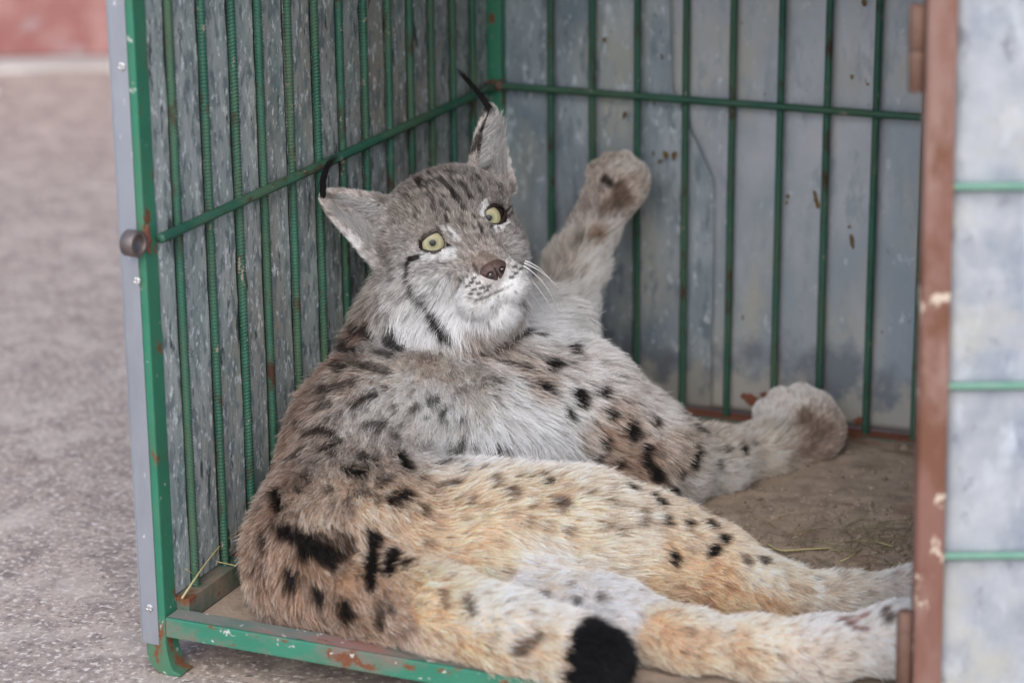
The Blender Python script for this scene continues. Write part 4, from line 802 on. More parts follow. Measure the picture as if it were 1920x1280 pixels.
((0.1865,0.202,0.1552),(0.1887,0.2054,0.1553),0.0018,0.5805,'k'),((0.2309,0.2309,0.1138),(0.2325,0.2327,0.113),0.0018,0.8583,'k'),((0.2549,0.2668,0.1119),(0.2559,0.2698,0.1132),0.0018,0.6878,'k'),
((0.2248,0.2217,0.1098),(0.2277,0.2261,0.1115),0.0017,0.5959,'k'),((0.2356,0.2897,0.1549),(0.2358,0.2984,0.1547),0.0014,0.8181,'k'),((0.2191,0.2269,0.1371),(0.2213,0.2306,0.1383),0.0024,0.4713,'k'),
((0.1869,0.1678,0.1349),(0.1894,0.1728,0.1336),0.0014,0.6929,'k'),((0.1602,0.0834,0.1205),(0.1651,0.0864,0.1216),0.0012,0.7613,'k'),((0.3347,0.1316,0.1025),(0.3399,0.1326,0.1016),0.0022,0.5096,'k'),
((0.2597,0.1051,0.1079),(0.2651,0.1059,0.1074),0.0015,0.859,'k'),((0.1225,0.1158,0.1346),(0.1272,0.1153,0.1346),0.002,0.4218,'k'),((0.093,0.1522,0.1528),(0.0965,0.1506,0.1524),0.002,0.7712,'k'),
((0.1667,0.1847,0.1613),(0.1702,0.1889,0.1611),0.0024,0.5871,'k'),((0.1032,0.1025,0.1238),(0.1056,0.1038,0.1251),0.0018,0.8552,'k'),((0.2032,0.1769,0.1235),(0.2038,0.1835,0.1225),0.0016,0.7753,'k'),
((0.2781,0.3803,0.1608),(0.2795,0.3815,0.1603),0.002,0.4897,'k'),((0.3233,0.3896,0.0913),(0.3245,0.3903,0.0898),0.0012,0.4624,'k'),((0.2953,0.3851,0.147),(0.2974,0.3903,0.1449),0.0015,0.7982,'k'),
((0.3531,0.4742,0.0641),(0.3525,0.4816,0.0623),0.0024,0.7325,'k'),((0.3036,0.3833,0.1326),(0.3047,0.3855,0.1319),0.0019,0.5743,'k'),((0.255,0.3564,0.1648),(0.2584,0.3578,0.1634),0.0021,0.6167,'k'),
((0.3369,0.4472,0.094),(0.3359,0.4591,0.089),0.0021,0.5978,'k'),((0.2186,0.3347,0.1801),(0.2216,0.3374,0.179),0.002,0.4002,'k'),((0.3048,0.3768,0.1245),(0.3062,0.3801,0.1243),0.0013,0.4795,'k'),
((0.262,0.3322,0.1389),(0.2649,0.3349,0.1389),0.0014,0.5387,'k'),((0.2276,0.2893,0.1611),(0.2287,0.2911,0.16),0.0011,0.8623,'k'),((0.3192,0.3838,0.0901),(0.3214,0.3852,0.0873),0.0012,0.7343,'k'),
((0.2607,0.285,0.1144),(0.2622,0.2897,0.1135),0.0013,0.4125,'k'),((0.225,0.336,0.1752),(0.2275,0.3359,0.1729),0.0015,0.5559,'k'),((0.2758,0.355,0.1476),(0.2789,0.3564,0.1459),0.0013,0.5203,'k'),
((0.3169,0.3804,0.0536),(0.3195,0.3822,0.0528),0.0023,0.4031,'k'),((0.254,0.374,0.1721),(0.2576,0.3726,0.1702),0.0017,0.575,'k'),((0.3392,0.4745,0.0895),(0.342,0.4789,0.0894),0.0014,0.4252,'k'),
((0.2529,0.3688,0.1714),(0.2545,0.3697,0.1708),0.0014,0.4257,'k'),((0.2423,0.2645,0.1409),(0.244,0.2661,0.1397),0.0011,0.5569,'k'),((0.3395,0.4908,0.069),(0.333,0.5219,0.0585),0.0011,0.6698,'k'),
((0.2852,0.3428,0.113),(0.2869,0.3445,0.1114),0.002,0.8565,'k'),((0.2548,0.3095,0.1364),(0.2565,0.3147,0.1352),0.0012,0.5559,'k'),((0.3266,0.4527,0.12),(0.327,0.4559,0.1199),0.0014,0.4422,'k'),
((0.2755,0.3314,0.1147),(0.2767,0.3333,0.1151),0.0019,0.424,'k'),((0.2318,0.3016,0.1581),(0.2322,0.306,0.1575),0.0016,0.557,'k'),((0.3274,0.4046,0.1009),(0.3304,0.4079,0.0988),0.0021,0.6874,'k'),
((0.2763,0.3376,0.0797),(0.2776,0.343,0.0755),0.002,0.7506,'k'),((0.2539,0.3572,0.1653),(0.2547,0.3584,0.1654),0.0014,0.7379,'k'),((0.2335,0.3485,0.1746),(0.2364,0.3504,0.1733),0.0011,0.4253,'k'),
((0.3495,0.419,0.0438),(0.3513,0.423,0.0429),0.0016,0.5812,'k'),((0.2381,0.3642,0.1775),(0.2412,0.3644,0.1758),0.002,0.4476,'k'),((0.1514,0.3109,0.3498),(0.1557,0.3083,0.3473),0.0015,0.6679,'k'),
((0.0927,0.316,0.3344),(0.1036,0.3012,0.3351),0.0012,0.5266,'k'),((0.1902,0.2938,0.3092),(0.194,0.2907,0.3052),0.0013,0.3914,'k'),((0.1845,0.3217,0.3346),(0.1861,0.3206,0.3299),0.0009,0.5808,'k'),
((0.1574,0.2823,0.3124),(0.1596,0.2821,0.3098),0.0011,0.4305,'k'),((0.1596,0.3022,0.3408),(0.1632,0.3011,0.3385),0.0011,0.4493,'k'),((0.2027,0.3307,0.3076),(0.206,0.331,0.3038),0.0012,0.4072,'k'),
((0.1867,0.3217,0.3304),(0.1878,0.3218,0.3278),0.001,0.6371,'k'),((0.1836,0.3503,0.342),(0.1881,0.3476,0.3399),0.0013,0.6952,'k'),((0.1732,0.289,0.3173),(0.1755,0.2886,0.3155),0.0012,0.5847,'k'),
((0.1116,0.2956,0.3361),(0.1153,0.2921,0.335),0.0011,0.5031,'k'),((0.1555,0.2851,0.3227),(0.1581,0.2841,0.318),0.0014,0.7196,'k'),((0.1777,0.3,0.3233),(0.1807,0.2989,0.3192),0.0011,0.5874,'k'),
((0.174,0.3045,0.3312),(0.1759,0.3045,0.329),0.001,0.4923,'k'),((0.168,0.2881,0.3196),(0.1712,0.2878,0.3169),0.0015,0.4598,'k'),((0.1648,0.3369,0.3514),(0.1701,0.3322,0.3487),0.0015,0.7089,'k'),
((0.1807,0.2914,0.3151),(0.1844,0.29,0.3118),0.001,0.5567,'k'),((0.1867,0.3418,0.3417),(0.1904,0.3421,0.3381),0.0012,0.3512,'k'),((0.135,0.3056,0.3491),(0.1403,0.3003,0.3458),0.0015,0.5954,'k'),
((0.1313,0.3127,0.3516),(0.1371,0.3065,0.3496),0.0014,0.4996,'k'),((0.1848,0.3434,0.3428),(0.1878,0.3409,0.3407),0.0013,0.7089,'k'),((0.1151,0.2827,0.324),(0.1201,0.2791,0.3225),0.001,0.5764,'k'),
((0.1922,0.3082,0.3096),(0.1953,0.3082,0.3065),0.0012,0.5615,'k'),((0.1895,0.338,0.3388),(0.1917,0.3372,0.3351),0.0015,0.4249,'k'),((0.0785,0.321,0.3449),(0.0835,0.3162,0.3423),0.001,0.4261,'k'),
((0.168,0.2923,0.3257),(0.1714,0.2915,0.3218),0.0009,0.5439,'k'),((0.1952,0.3026,0.3063),(0.1987,0.299,0.3027),0.0013,0.7207,'k'),((0.1257,0.2778,0.3221),(0.1303,0.2753,0.3195),0.001,0.4274,'k'),
((0.0899,0.3335,0.3445),(0.0903,0.3357,0.34),0.001,0.6532,'k'),((0.1844,0.2976,0.3153),(0.188,0.2968,0.3115),0.0015,0.7328,'k'),((0.1759,0.2833,0.3086),(0.1778,0.2822,0.3067),0.0009,0.4326,'k'),
((0.1403,0.289,0.3357),(0.1441,0.2872,0.3321),0.001,0.5113,'k'),((0.1582,0.2996,0.3401),(0.1605,0.2975,0.3369),0.0011,0.6235,'k'),((0.1595,0.2815,0.3077),(0.1634,0.2811,0.3058),0.0014,0.6385,'k'),
((0.1176,0.3156,0.3493),(0.1236,0.308,0.3482),0.0014,0.7174,'k'),((0.1375,0.2977,0.344),(0.1416,0.294,0.341),0.0014,0.5803,'k'),((0.1273,0.2944,0.341),(0.1322,0.2913,0.3384),0.0009,0.5183,'k'),
((0.1263,0.2791,0.3238),(0.1288,0.2767,0.3216),0.001,0.541,'k'),((0.1918,0.3571,0.3195),(0.1924,0.3609,0.3135),0.001,0.4923,'k'),((0.1474,0.4053,0.3393),(0.1499,0.4071,0.3358),0.001,0.4503,'k'),
((0.1488,0.295,0.3399),(0.1517,0.2944,0.338),0.001,0.7397,'k'),((0.1486,0.2908,0.3352),(0.1505,0.2895,0.3327),0.0015,0.6248,'k'),((0.1441,0.3205,0.3545),(0.1491,0.3144,0.3517),0.0012,0.5874,'k'),
((0.1862,0.3442,0.3153),(0.1955,0.3296,0.3174),0.0009,0.6578,'k'),((0.1495,0.2795,0.3128),(0.1526,0.2799,0.308),0.0011,0.7496,'k'),((0.188,0.2953,0.3115),(0.1909,0.2921,0.308),0.0012,0.7388,'k'),
((0.1677,0.4165,0.3248),(0.1702,0.4162,0.322),0.0013,0.4646,'k'),((0.1633,0.3252,0.3506),(0.1662,0.3221,0.3481),0.001,0.5025,'k'),((0.1973,0.3169,0.3076),(0.1991,0.3167,0.3056),0.0014,0.7343,'k'),
((0.1573,0.3182,0.3509),(0.1612,0.3135,0.3473),0.0015,0.3624,'k'),((0.1131,0.2925,0.3344),(0.1169,0.2881,0.3313),0.0011,0.6601,'k'),((0.1097,0.2899,0.3291),(0.1161,0.2845,0.3266),0.001,0.3944,'k'),
((0.168,0.3075,0.3392),(0.1706,0.3063,0.3361),0.0013,0.7363,'k'),((0.1248,0.2835,0.3287),(0.1279,0.2807,0.3258),0.0014,0.4034,'k'),((0.1561,0.2853,0.3226),(0.1577,0.2841,0.3185),0.0012,0.5517,'k'),
((0.1717,0.2886,0.3177),(0.1736,0.2871,0.3146),0.0009,0.5042,'k'),((0.117,0.3314,0.3518),(0.1257,0.3171,0.3522),0.0013,0.7199,'k'),((0.141,0.2863,0.3319),(0.1448,0.2845,0.3277),0.0015,0.7452,'k'),
((0.1216,0.3086,0.348),(0.1277,0.3036,0.3473),0.0012,0.6445,'k'),((0.1568,0.2982,0.3395),(0.1607,0.2977,0.3369),0.0012,0.6819,'k')]
# ---- lynx body as a smooth union of tapered limbs and ellipsoids --------
def seg_t(p, a, b):
    ab = b - a
    return np.clip(((p - a) @ ab) / (ab @ ab + 1e-12), 0, 1)

def prim_dist(pr, p):
    if pr[0] == 'c':                       # tapered capsule
        a, b = np.array(pr[1]), np.array(pr[2])
        t = seg_t(p, a, b)
        return np.linalg.norm(p - a - t[:, None] * (b - a), axis=1) - (pr[3] + t * (pr[4] - pr[3]))
    if pr[0] == 'e':                       # ellipsoid: centre, radii, axes
        q = (p - np.array(pr[1])) @ np.array(pr[3]).T
        r = np.array(pr[2])
        k0 = np.linalg.norm(q / r, axis=1)
        k1 = np.linalg.norm(q / (r * r), axis=1)
        return k0 * (k0 - 1.0) / np.maximum(k1, 1e-6)
    # ear: curved triangular plate: base centre, axes (across, up, normal), half width, height, cup
    q = (p - np.array(pr[1])) @ np.array(pr[3]).T
    hw, hh, cup, th = pr[2]
    v = np.clip(q[:, 1] / hh, -0.3, 1.0)
    half = hw * np.sqrt(np.clip(1.0 - v, 0, 1.3)) * (1.0 - 0.25 * np.clip(v, 0, 1)) + 0.0015
    d2 = np.maximum(np.abs(q[:, 0]) - half, q[:, 1] - hh)
    d2 = np.maximum(d2, -q[:, 1] - 0.3 * hh)
    w = q[:, 2] - cup * (q[:, 0] ** 2) / hw + 0.25 * q[:, 1] * v * 0.2
    d = np.maximum(d2 * 0.8, np.abs(w) - th)
    return d

def prim_bounds(pr, m):
    if pr[0] == 'c':
        r = max(pr[3], pr[4]) + m
        return np.minimum(pr[1], pr[2]) - r, np.maximum(pr[1], pr[2]) + r
    r = max(pr[2]) + m if pr[0] == 'e' else max(pr[2][0], pr[2][1]) * 1.3 + m
    c = np.array(pr[1])
    return c - r, c + r

def smin(a, b, k):
    h = np.clip(0.5 + 0.5 * (b - a) / k, 0, 1)
    return b + (a - b) * h - k * h * (1 - h)

def sdf(p):
    d = np.full(len(p), 1.0)
    for pr in PRIMS:
        d = smin(d, prim_dist(pr, p), pr[5])
    for c, r in SOCKETS:
        d = np.maximum(d, r - np.linalg.norm(p - np.array(c), axis=1))
    return d

H_ = 0.0032
def build_body():
    lo = np.min([prim_bounds(p, 0.012)[0] for p in PRIMS], 0)
    hi = np.max([prim_bounds(p, 0.012)[1] for p in PRIMS], 0)
    n = np.ceil((hi - lo) / H_).astype(int) + 1
    S = np.full(tuple(n), 0.05, np.float32)
    for pr in PRIMS:
        a_, b_ = prim_bounds(pr, 0.02 + pr[5])
        i0 = np.maximum(((a_ - lo) / H_).astype(int), 0); i1 = np.minimum(((b_ - lo) / H_).astype(int) + 2, n)
        gx, gy, gz = (lo[k] + H_ * np.arange(i0[k], i1[k]) for k in range(3))
        G = np.stack(np.meshgrid(gx, gy, gz, indexing='ij'), -1).reshape(-1, 3)
        d = prim_dist(pr, G).astype(np.float32).reshape(len(gx), len(gy), len(gz))
        sl = (slice(i0[0], i1[0]), slice(i0[1], i1[1]), slice(i0[2], i1[2]))
        S[sl] = np.minimum(smin(S[sl], d, pr[5]), 0.05)
    for c, r in SOCKETS:
        c = np.array(c)
        i0 = ((c - r - 0.01 - lo) / H_).astype(int); i1 = ((c + r + 0.01 - lo) / H_).astype(int) + 2
        gx, gy, gz = (lo[k] + H_ * np.arange(i0[k], i1[k]) for k in range(3))
        G = np.stack(np.meshgrid(gx, gy, gz, indexing='ij'), -1)
        sl = (slice(i0[0], i1[0]), slice(i0[1], i1[1]), slice(i0[2], i1[2]))
        S[sl] = np.maximum(S[sl], r - np.linalg.norm(G - c, axis=-1))
    # the animal presses flat on the floor, the rail and the side bars
    zz = lo[2] + H_ * np.arange(n[2])
    S = np.maximum(S, (-0.0085 - zz)[None, None, :].astype(np.float32))
    xx = lo[0] + H_ * np.arange(n[0])
    S = np.maximum(S, (0.012 - xx)[:, None, None].astype(np.float32))
    # surface nets
    sg = S < 0
    cs = [(x, y, z) for x in (0, 1) for y in (0, 1) for z in (0, 1)]
    def cor(A, c):
        return A[c[0]:A.shape[0] - 1 + c[0], c[1]:A.shape[1] - 1 + c[1], c[2]:A.shape[2] - 1 + c[2]]
    cnt = sum(cor(sg, c).astype(np.int8) for c in cs)
    act = np.argwhere((cnt > 0) & (cnt < 8))
    idx = np.full(tuple(np.array(S.shape) - 1), -1, np.int32)
    idx[act[:, 0], act[:, 1], act[:, 2]] = np.arange(len(act))
    vals = {c: S[act[:, 0] + c[0], act[:, 1] + c[1], act[:, 2] + c[2]] for c in cs}
    acc = np.zeros((len(act), 3)); num = np.zeros(len(act))
    for c in cs:
        for ax_ in range(3):
            if c[ax_] == 0:
                c2 = list(c); c2[ax_] = 1; c2 = tuple(c2)
                v0, v1 = vals[c], vals[c2]
                m_ = (v0 < 0) != (v1 < 0)
                t = np.where(m_, v0 / np.where(m_, v0 - v1, 1), 0)
                p = np.tile(np.array(c, float), (len(act), 1)); p[:, ax_] += t
                acc += p * m_[:, None]; num += m_
    V_ = lo + H_ * (act + acc / num[:, None])
    quads = []
    for ax_ in range(3):
        a1, a2 = (ax_ + 1) % 3, (ax_ + 2) % 3
        s0 = [slice(None)] * 3; s1 = [slice(None)] * 3
        s0[ax_] = slice(0, -1); s1[ax_] = slice(1, None)
        ed = np.argwhere(sg[tuple(s0)] != sg[tuple(s1)])
        ok = (ed[:, a1] > 0) & (ed[:, a2] > 0) & (ed[:, a1] < S.shape[a1] - 1) & (ed[:, a2] < S.shape[a2] - 1)
        ed = ed[ok]
        flip = sg[tuple(ed.T)]
        def cell(o1, o2):
            e = ed.copy(); e[:, a1] -= o1; e[:, a2] -= o2
            return idx[tuple(e.T)]
        q = np.stack([cell(1, 1), cell(0, 1), cell(0, 0), cell(1, 0)], 1)
        q[~flip] = q[~flip][:, ::-1]
        quads.append(q)
    return V_, np.concatenate(quads)

BV, BF = build_body()
PC = {'k': (0.016, 0.012, 0.010), 'b': (0.055, 0.027, 0.014), 'p': (0.17, 0.10, 0.062), 'o': (0.27, 0.135, 0.06), 'r': (0.30, 0.085, 0.085), 't': (0.010, 0.009, 0.010), 'w': (0.80, 0.79, 0.78)}
ZP = np.array([z[0] for z in ZONES]); ZC = np.array([lin(z[1:4]) for z in ZONES]); ZC = ZC * 0.90 + ZC.mean(1, keepdims=True) * 0.10; ZC = ZC * (1 + (1 - ZC.min(1, keepdims=True) / ZC.max(1, keepdims=True)) * np.array((0.04, -0.03, 0.0)))
COAT = 1.38
TAIL = ((0.3903,0.0289,0.0195),(0.9932,0.0323,-0.1119))                    # where the black tip starts, direction of the tail
def coat_colour(p, nr=None):
    out = np.zeros((len(p), 3)); jit = np.stack([vnoise(p, 60, 31), vnoise(p, 60, 32), vnoise(p, 60, 33)], 1) - 0.5
    pj = p + jit * 0.02
    for s_ in range(0, len(p), 40000):
        q = pj[s_:s_ + 40000]
        d2 = ((q[:, None] - ZP[None]) ** 2).sum(-1)
        w = 1.0 / (d2 + 0.00012) ** 2.2
        out[s_:s_ + 40000] = (w @ ZC) / w.sum(1, keepdims=True)
    out *= COAT
    # mottling in the ticked coat
    mot = vnoise(p, 45, 41) * 0.6 + vnoise(p, 130, 42) * 0.4
    out *= (0.80 + 0.40 * mot)[:, None]
    warp = (np.stack([vnoise(p, 170, 51), vnoise(p, 170, 52), vnoise(p, 170, 53)], 1) - 0.5)
    dark = np.zeros(len(p))
    for a_, b_, r, k, c in SPOTS:
        a_, b_ = np.array(a_), np.array(b_)
        near = np.where(np.abs(p - (a_ + b_) / 2).max(1) < r * 1.8 + np.abs(a_ - b_).max() + 0.006)[0]
        if len(near) == 0:
            continue
        r = r * 1.12 + min(0.0016, r * 0.4)
        q = p[near] + warp[near] * min(0.010, r * (0.35 if c == 'w' else 0.8))
        t = seg_t(q, a_, b_)
        dv = q - a_ - t[:, None] * (b_ - a_)
        if nr is not None:
            dv = dv - nr[near] * ((dv * nr[near]).sum(1, keepdims=True) * 0.75)
        d = np.linalg.norm(dv, axis=1)
        f = k * np.clip((1.10 - d / r) / (0.7 if c in 'por' else 0.42), 0, 1)
        out[near] = out[near] * (1 - f[:, None]) + np.array(PC[c]) * f[:, None]
    ax_t = np.array(TAIL[1]); rel = p - np.array(TAIL[0])
    al = rel @ ax_t
    rad = np.linalg.norm(rel - np.clip(al, 0, 0.0245)[:, None] * ax_t, axis=1)
    ft = (np.clip((al + warp[:, 0] * 0.014) / 0.006, 0, 1) * np.clip((0.044 - rad) / 0.003, 0, 1))[:, None]
    out = out * (1 - ft) + np.array(PC['t']) * ft
    return out
pr_d = np.stack([prim_dist(pr, BV) for pr in PRIMS], 1)
pr_w = np.exp(-np.maximum(pr_d, 0) / 0.010) + 1e-9
pr_w /= pr_w.sum(1, keepdims=True)
v_flow = pr_w @ np.array([pr[6] for pr in PRIMS])
v_len = pr_w @ np.array([pr[7] for pr in PRIMS])
v_lift = pr_w @ np.array([pr[8] for pr in PRIMS])
HO = np.array((0.1698,0.298,0.3091)); HAX = np.array(((0.6538,0.6951,0.2989),(-0.4847,0.0815,0.8709),(0.581,-0.7142,0.3902)))
EYES = [np.array(e) for e in ((0.1412,0.2875,0.2942),(0.1811,0.3299,0.3124))]; EYE_R = 0.0155
for e in EYES:
    de = np.linalg.norm(BV - e, axis=1)
    v_len *= np.clip((de - EYE_R * 1.0) / (EYE_R * 1.3), 0.12, 1)
hl = (BV - HO) @ HAX.T                                   # head coordinates
nose_c = np.array(((0.2131,0.2701,0.2795),(0.2167,0.2692,0.2736)))
dn = np.linalg.norm(BV - nose_c.mean(0), axis=1)
v_len *= np.clip((dn - 0.008) / 0.03, 0.10, 1)

lynx = empty('lynx')
tag(lynx, 'spotted lynx lounging on its side in the cage with one forepaw raised', 'lynx')
bme = bpy.data.meshes.new('body')
bme.vertices.add(len(BV)); bme.vertices.foreach_set('co', BV.ravel())
bme.loops.add(BF.size); bme.loops.foreach_set('vertex_index', BF.ravel())
bme.polygons.add(len(BF)); bme.polygons.foreach_set('loop_start', np.arange(len(BF)) * 4)
bme.update(calc_edges=True); bme.validate()
bme.polygons.foreach_set('use_smooth', [True] * len(bme.polygons))
vn = np.zeros(len(BV) * 3); bme.vertices.foreach_get('normal', vn); vn = vn.reshape(-1, 3)
v_col = coat_colour(BV, vn)
for e in EYES:                                           # dark skin of the lids
    f = np.clip((EYE_R * 1.28 - np.linalg.norm(BV - e, axis=1)) / 0.0015, 0, 1)[:, None]
    v_col = v_col * (1 - f) + np.array((0.02, 0.014, 0.011)) * f
at_ = bme.attributes.new('coat', 'FLOAT_COLOR', 'POINT')
at_.data.foreach_set('color', np.concatenate([v_col * 0.8, np.ones((len(BV), 1))], 1).ravel())

def coat_material(name, hair):
    m = bpy.data.materials.new(name); m.use_nodes = True
    N, K = m.node_tree.nodes, m.node_tree.links
    bs = N['Principled BSDF']
    at2 = N.new('ShaderNodeAttribute'); at2.attribute_name = 'coat'
    bs.inputs['Roughness'].default_value = 0.62
    bs.inputs['Specular IOR Level'].default_value = 0.25 if hair else 0.1
    if hair:
        hi_ = N.new('ShaderNodeHairInfo')
        at3 = N.new('ShaderNodeAttribute'); at3.attribute_name = 'tip'
        rp = N.new('ShaderNodeMapRange'); rp.inputs['From Min'].default_value = 0.25; rp.inputs['From Max'].default_value = 0.95
        K.new(hi_.outputs['Intercept'], rp.inputs['Value'])
        mx = N.new('ShaderNodeMix'); mx.data_type = 'RGBA'
        K.new(rp.outputs[0], mx.inputs[0]); K.new(at2.outputs['Color'], mx.inputs[6]); K.new(at3.outputs['Color'], mx.inputs[7])
        K.new(mx.outputs[2], bs.inputs['Base Color'])
    else:
        K.new(at2.outputs['Color'], bs.inputs['Base Color'])
    return m
m_skin = coat_material('lynx_skin', False)
m_fur = coat_material('lynx_fur', True)
link('body', bme, lynx, m_skin)

# fur -------------------------------------------------------------------
FUR = 620000
ears = (((0.0708,0.3213,0.2943),(-0.7818,-0.3565,0.5116),(0.4991,-0.8496,0.1706)), ((0.1423,0.4051,0.3412),(-0.0303,0.4601,0.8873),(0.9168,-0.3409,0.2081)))
tri = np.concatenate([BF[:, [0, 1, 2]], BF[:, [0, 2, 3]]])
A0, A1, A2 = BV[tri[:, 0]], BV[tri[:, 1]], BV[tri[:, 2]]
area = np.linalg.norm(np.cross(A1 - A0, A2 - A0), axis=1)
cen = (A0 + A1 + A2) / 3
tl = v_len[tri].mean(1)
wgt = area * np.clip(0.018 / np.maximum(tl, 0.004), 0.8, 3.2)
hidden = (cen[:, 2] < -0.0065) | (cen[:, 0] < 0.0135)
wgt[hidden] *= 0.1
dark_nose = np.linalg.norm(cen - nose_c.mean(0), axis=1) < 0.0085
wgt[dark_nose] = 0
for e in EYES:
    wgt[np.linalg.norm(cen - e, axis=1) < EYE_R * 1.14] = 0
ti = rng.choice(len(tri), FUR, p=wgt / wgt.sum())
r1, r2 = np.sqrt(rng.random(FUR)), rng.random(FUR)
bc = np.stack([1 - r1, r1 * (1 - r2), r1 * r2], 1)
def interp(a_):
    return (a_[tri[ti]] * (bc[:, :, None] if a_.ndim == 2 else bc)).sum(1)
root = interp(BV); nrm = interp(vn); nrm /= np.linalg.norm(nrm, axis=1, keepdims=True) + 1e-9
flow = interp(v_flow); ln = interp(v_len); lift = interp(v_lift)
nz3 = np.stack([vnoise(root, 35, 61), vnoise(root, 35, 62), vnoise(root, 35, 63)], 1) - 0.5
flow = flow / (np.linalg.norm(flow, axis=1, keepdims=True) + 1e-9) + nz3 * 1.1
flow -= nrm * (flow * nrm).sum(1, keepdims=True)
flow /= np.linalg.norm(flow, axis=1, keepdims=True) + 1e-9
guard = rng.random(FUR) < 0.07
ln = ln * 0.70 * np.where(guard, 1.22, 1.0) * rng.uniform(0.55, 1.15, FUR) * (0.85 + 0.3 * vnoise(root, 50, 64))
lift = np.clip(lift + rng.normal(0, 0.08, FUR), 0.12, 0.9)
jit = rng.normal(0, 0.16, (FUR, 3)); jit -= nrm * (jit * nrm).sum(1, keepdims=True)
d0 = nrm * (lift + 0.25)[:, None] + flow * (1 - lift)[:, None] + jit
d0 /= np.linalg.norm(d0, axis=1, keepdims=True)
NP_ = 5
sv = np.linspace(0, 1, NP_)
bend = flow * 0.55 - nrm * 0.30
off = ln[:, None, None] * (sv[None, :, None] * d0[:, None] + (sv ** 2)[None, :, None] * bend[:, None] * (1 - lift)[:, None, None] * 0.8)
# locks: hairs lean to a nearby guide hair towards their tips
NG = FUR // 20
gi = rng.choice(FUR, NG, replace=False)
kd = kdtree.KDTree(NG)
for i, g_ in enumerate(gi):
    kd.insert(root[g_], i)
kd.balance()
near = np.array([gi[kd.find(r_)[1]] for r_ in root])
ds = root[near] - root
same = ((nrm * nrm[near]).sum(1) > 0.4) & (np.linalg.norm(ds, axis=1) < 0.012)
cl = np.clip(ln / 0.016, 0.15, 1) * rng.uniform(0.15, 0.75, FUR) * same * np.where(guard, 0.5, 1.0)
scale_g = (ln / np.maximum(ln[near], 1e-4))
cw = (sv ** 1.3)[None, :, None] * cl[:, None, None]
off = off * (1 - cw) + (ds[:, None] + off[near] * np.clip(scale_g, 0.5, 1.5)[:, None, None]) * cw
pos = root[:, None] + off
pos[:, :, 2] = np.maximum(pos[:, :, 2], -0.0105)
pos[:, :, 0] = np.maximum(pos[:, :, 0], 0.0065 + 0 * pos[:, :, 0])
tipo = off[:, 3]
hc = coat_colour(root + 0.85 * (tipo - nrm * (tipo * nrm).sum(1, keepdims=True)), nrm)
lock = rng.normal(1, 0.23, FUR)[near]
hc *= (lock * rng.normal(1, 0.22, FUR)).clip(0.3, 2.0)[:, None]
lum = hc.mean(1)
tipf = np.where(lum > 0.05, rng.uniform(0.95, 1.95, FUR), rng.uniform(0.9, 1.25, FUR))
tipc = hc * tipf[:, None]
grey = tipc.mean(1, keepdims=True)
tipc = tipc * 0.75 + grey * 0.25
pale = guard & (lum > 0.07)
tipc[pale] = tipc[pale] * 0.55 + np.array((0.80, 0.77, 0.72)) * 0.45
ticked = ~guard & (rng.random(FUR) < 0.15) & (lum < 0.45)
tipc[ticked] *= 0.30
hc *= (0.70 + 0.26 * np.clip((lum - 0.40) / 0.30, 0, 1))[:, None]
hc = np.clip(hc, 0.004, 0.88); tipc = np.clip(tipc, 0.004, 0.90)
def hair_object(name, pos, hc, tipc, rad, parent, mat):
    n_, k_ = pos.shape[:2]
    cu = bpy.data.hair_curves.new(name)
    cu.add_curves([k_] * n_)
    cu.attributes['position'].data.foreach_set('vector', pos.astype(np.float32).ravel())
    ra = cu.attributes.get('radius') or cu.attributes.new('radius', 'FLOAT', 'POINT')
    s = np.linspace(0, 1, k_)
    ra.data.foreach_set('value', (rad[:, None] * (1 - 0.85 * s ** 1.5)[None]).astype(np.float32).ravel())
    for nm, c_ in (('coat', hc), ('tip', tipc)):
        a_ = cu.attributes.new(nm, 'FLOAT_COLOR', 'CURVE')
        a_.data.foreach_set('color', np.concatenate([c_, np.ones((n_, 1))], 1).astype(np.float32).ravel())
    cu.materials.append(mat)
    o_ = bpy.data.objects.new(name, cu); COL.objects.link(o_); o_.parent = parent
    return o_
hair_object('fur', pos, hc, tipc, np.clip(ln / 0.014, 0.85, 1.15) * 0.000165 * np.where(guard, 1.75, 1.0), lynx, m_fur)

# black ear tufts and pale ear lining
def bez(pts, t):
    pts = np.array(pts); n_ = len(pts) - 1
    return sum(math.comb(n_, i) * (t[:, None] ** i) * ((1 - t)[:, None] ** (n_ - i)) * pts[i] for i in range(n_ + 1))
for tpts in [((0.0364,0.2643,0.3359),(0.0384,0.2607,0.3567),(0.0432,0.261,0.3685),(0.0524,0.2682,0.3782)),
((0.1443,0.4262,0.3918),(0.139,0.4228,0.4055),(0.1262,0.417,0.4218),(0.1135,0.4112,0.438))]:
    n_ = 320; k_ = 7
    P_ = np.zeros((n_, k_, 3))
    for i in range(n_):
        e_ = 1 - 0.75 * rng.random() ** 1.2; s0_ = rng.uniform(-0.0, 0.30) * (rng.random() < 0.6)
        t = np.linspace(s0_, max(e_, s0_ + 0.2), k_)
        P_[i] = bez(tpts, np.clip(t, 0, 1)) + rng.normal(0, 0.0012, 3) * np.linspace(1, 0.35, k_)[:, None] + rng.normal(0, 0.0018, 3) * (np.linspace(0, 1, k_) ** 2)[:, None]
    c_ = np.tile(np.array([[0.008, 0.007, 0.007]]), (n_, 1))
    hair_object('ear_tuft', P_, c_, c_, np.full(n_, 0.00028), lynx, m_fur)
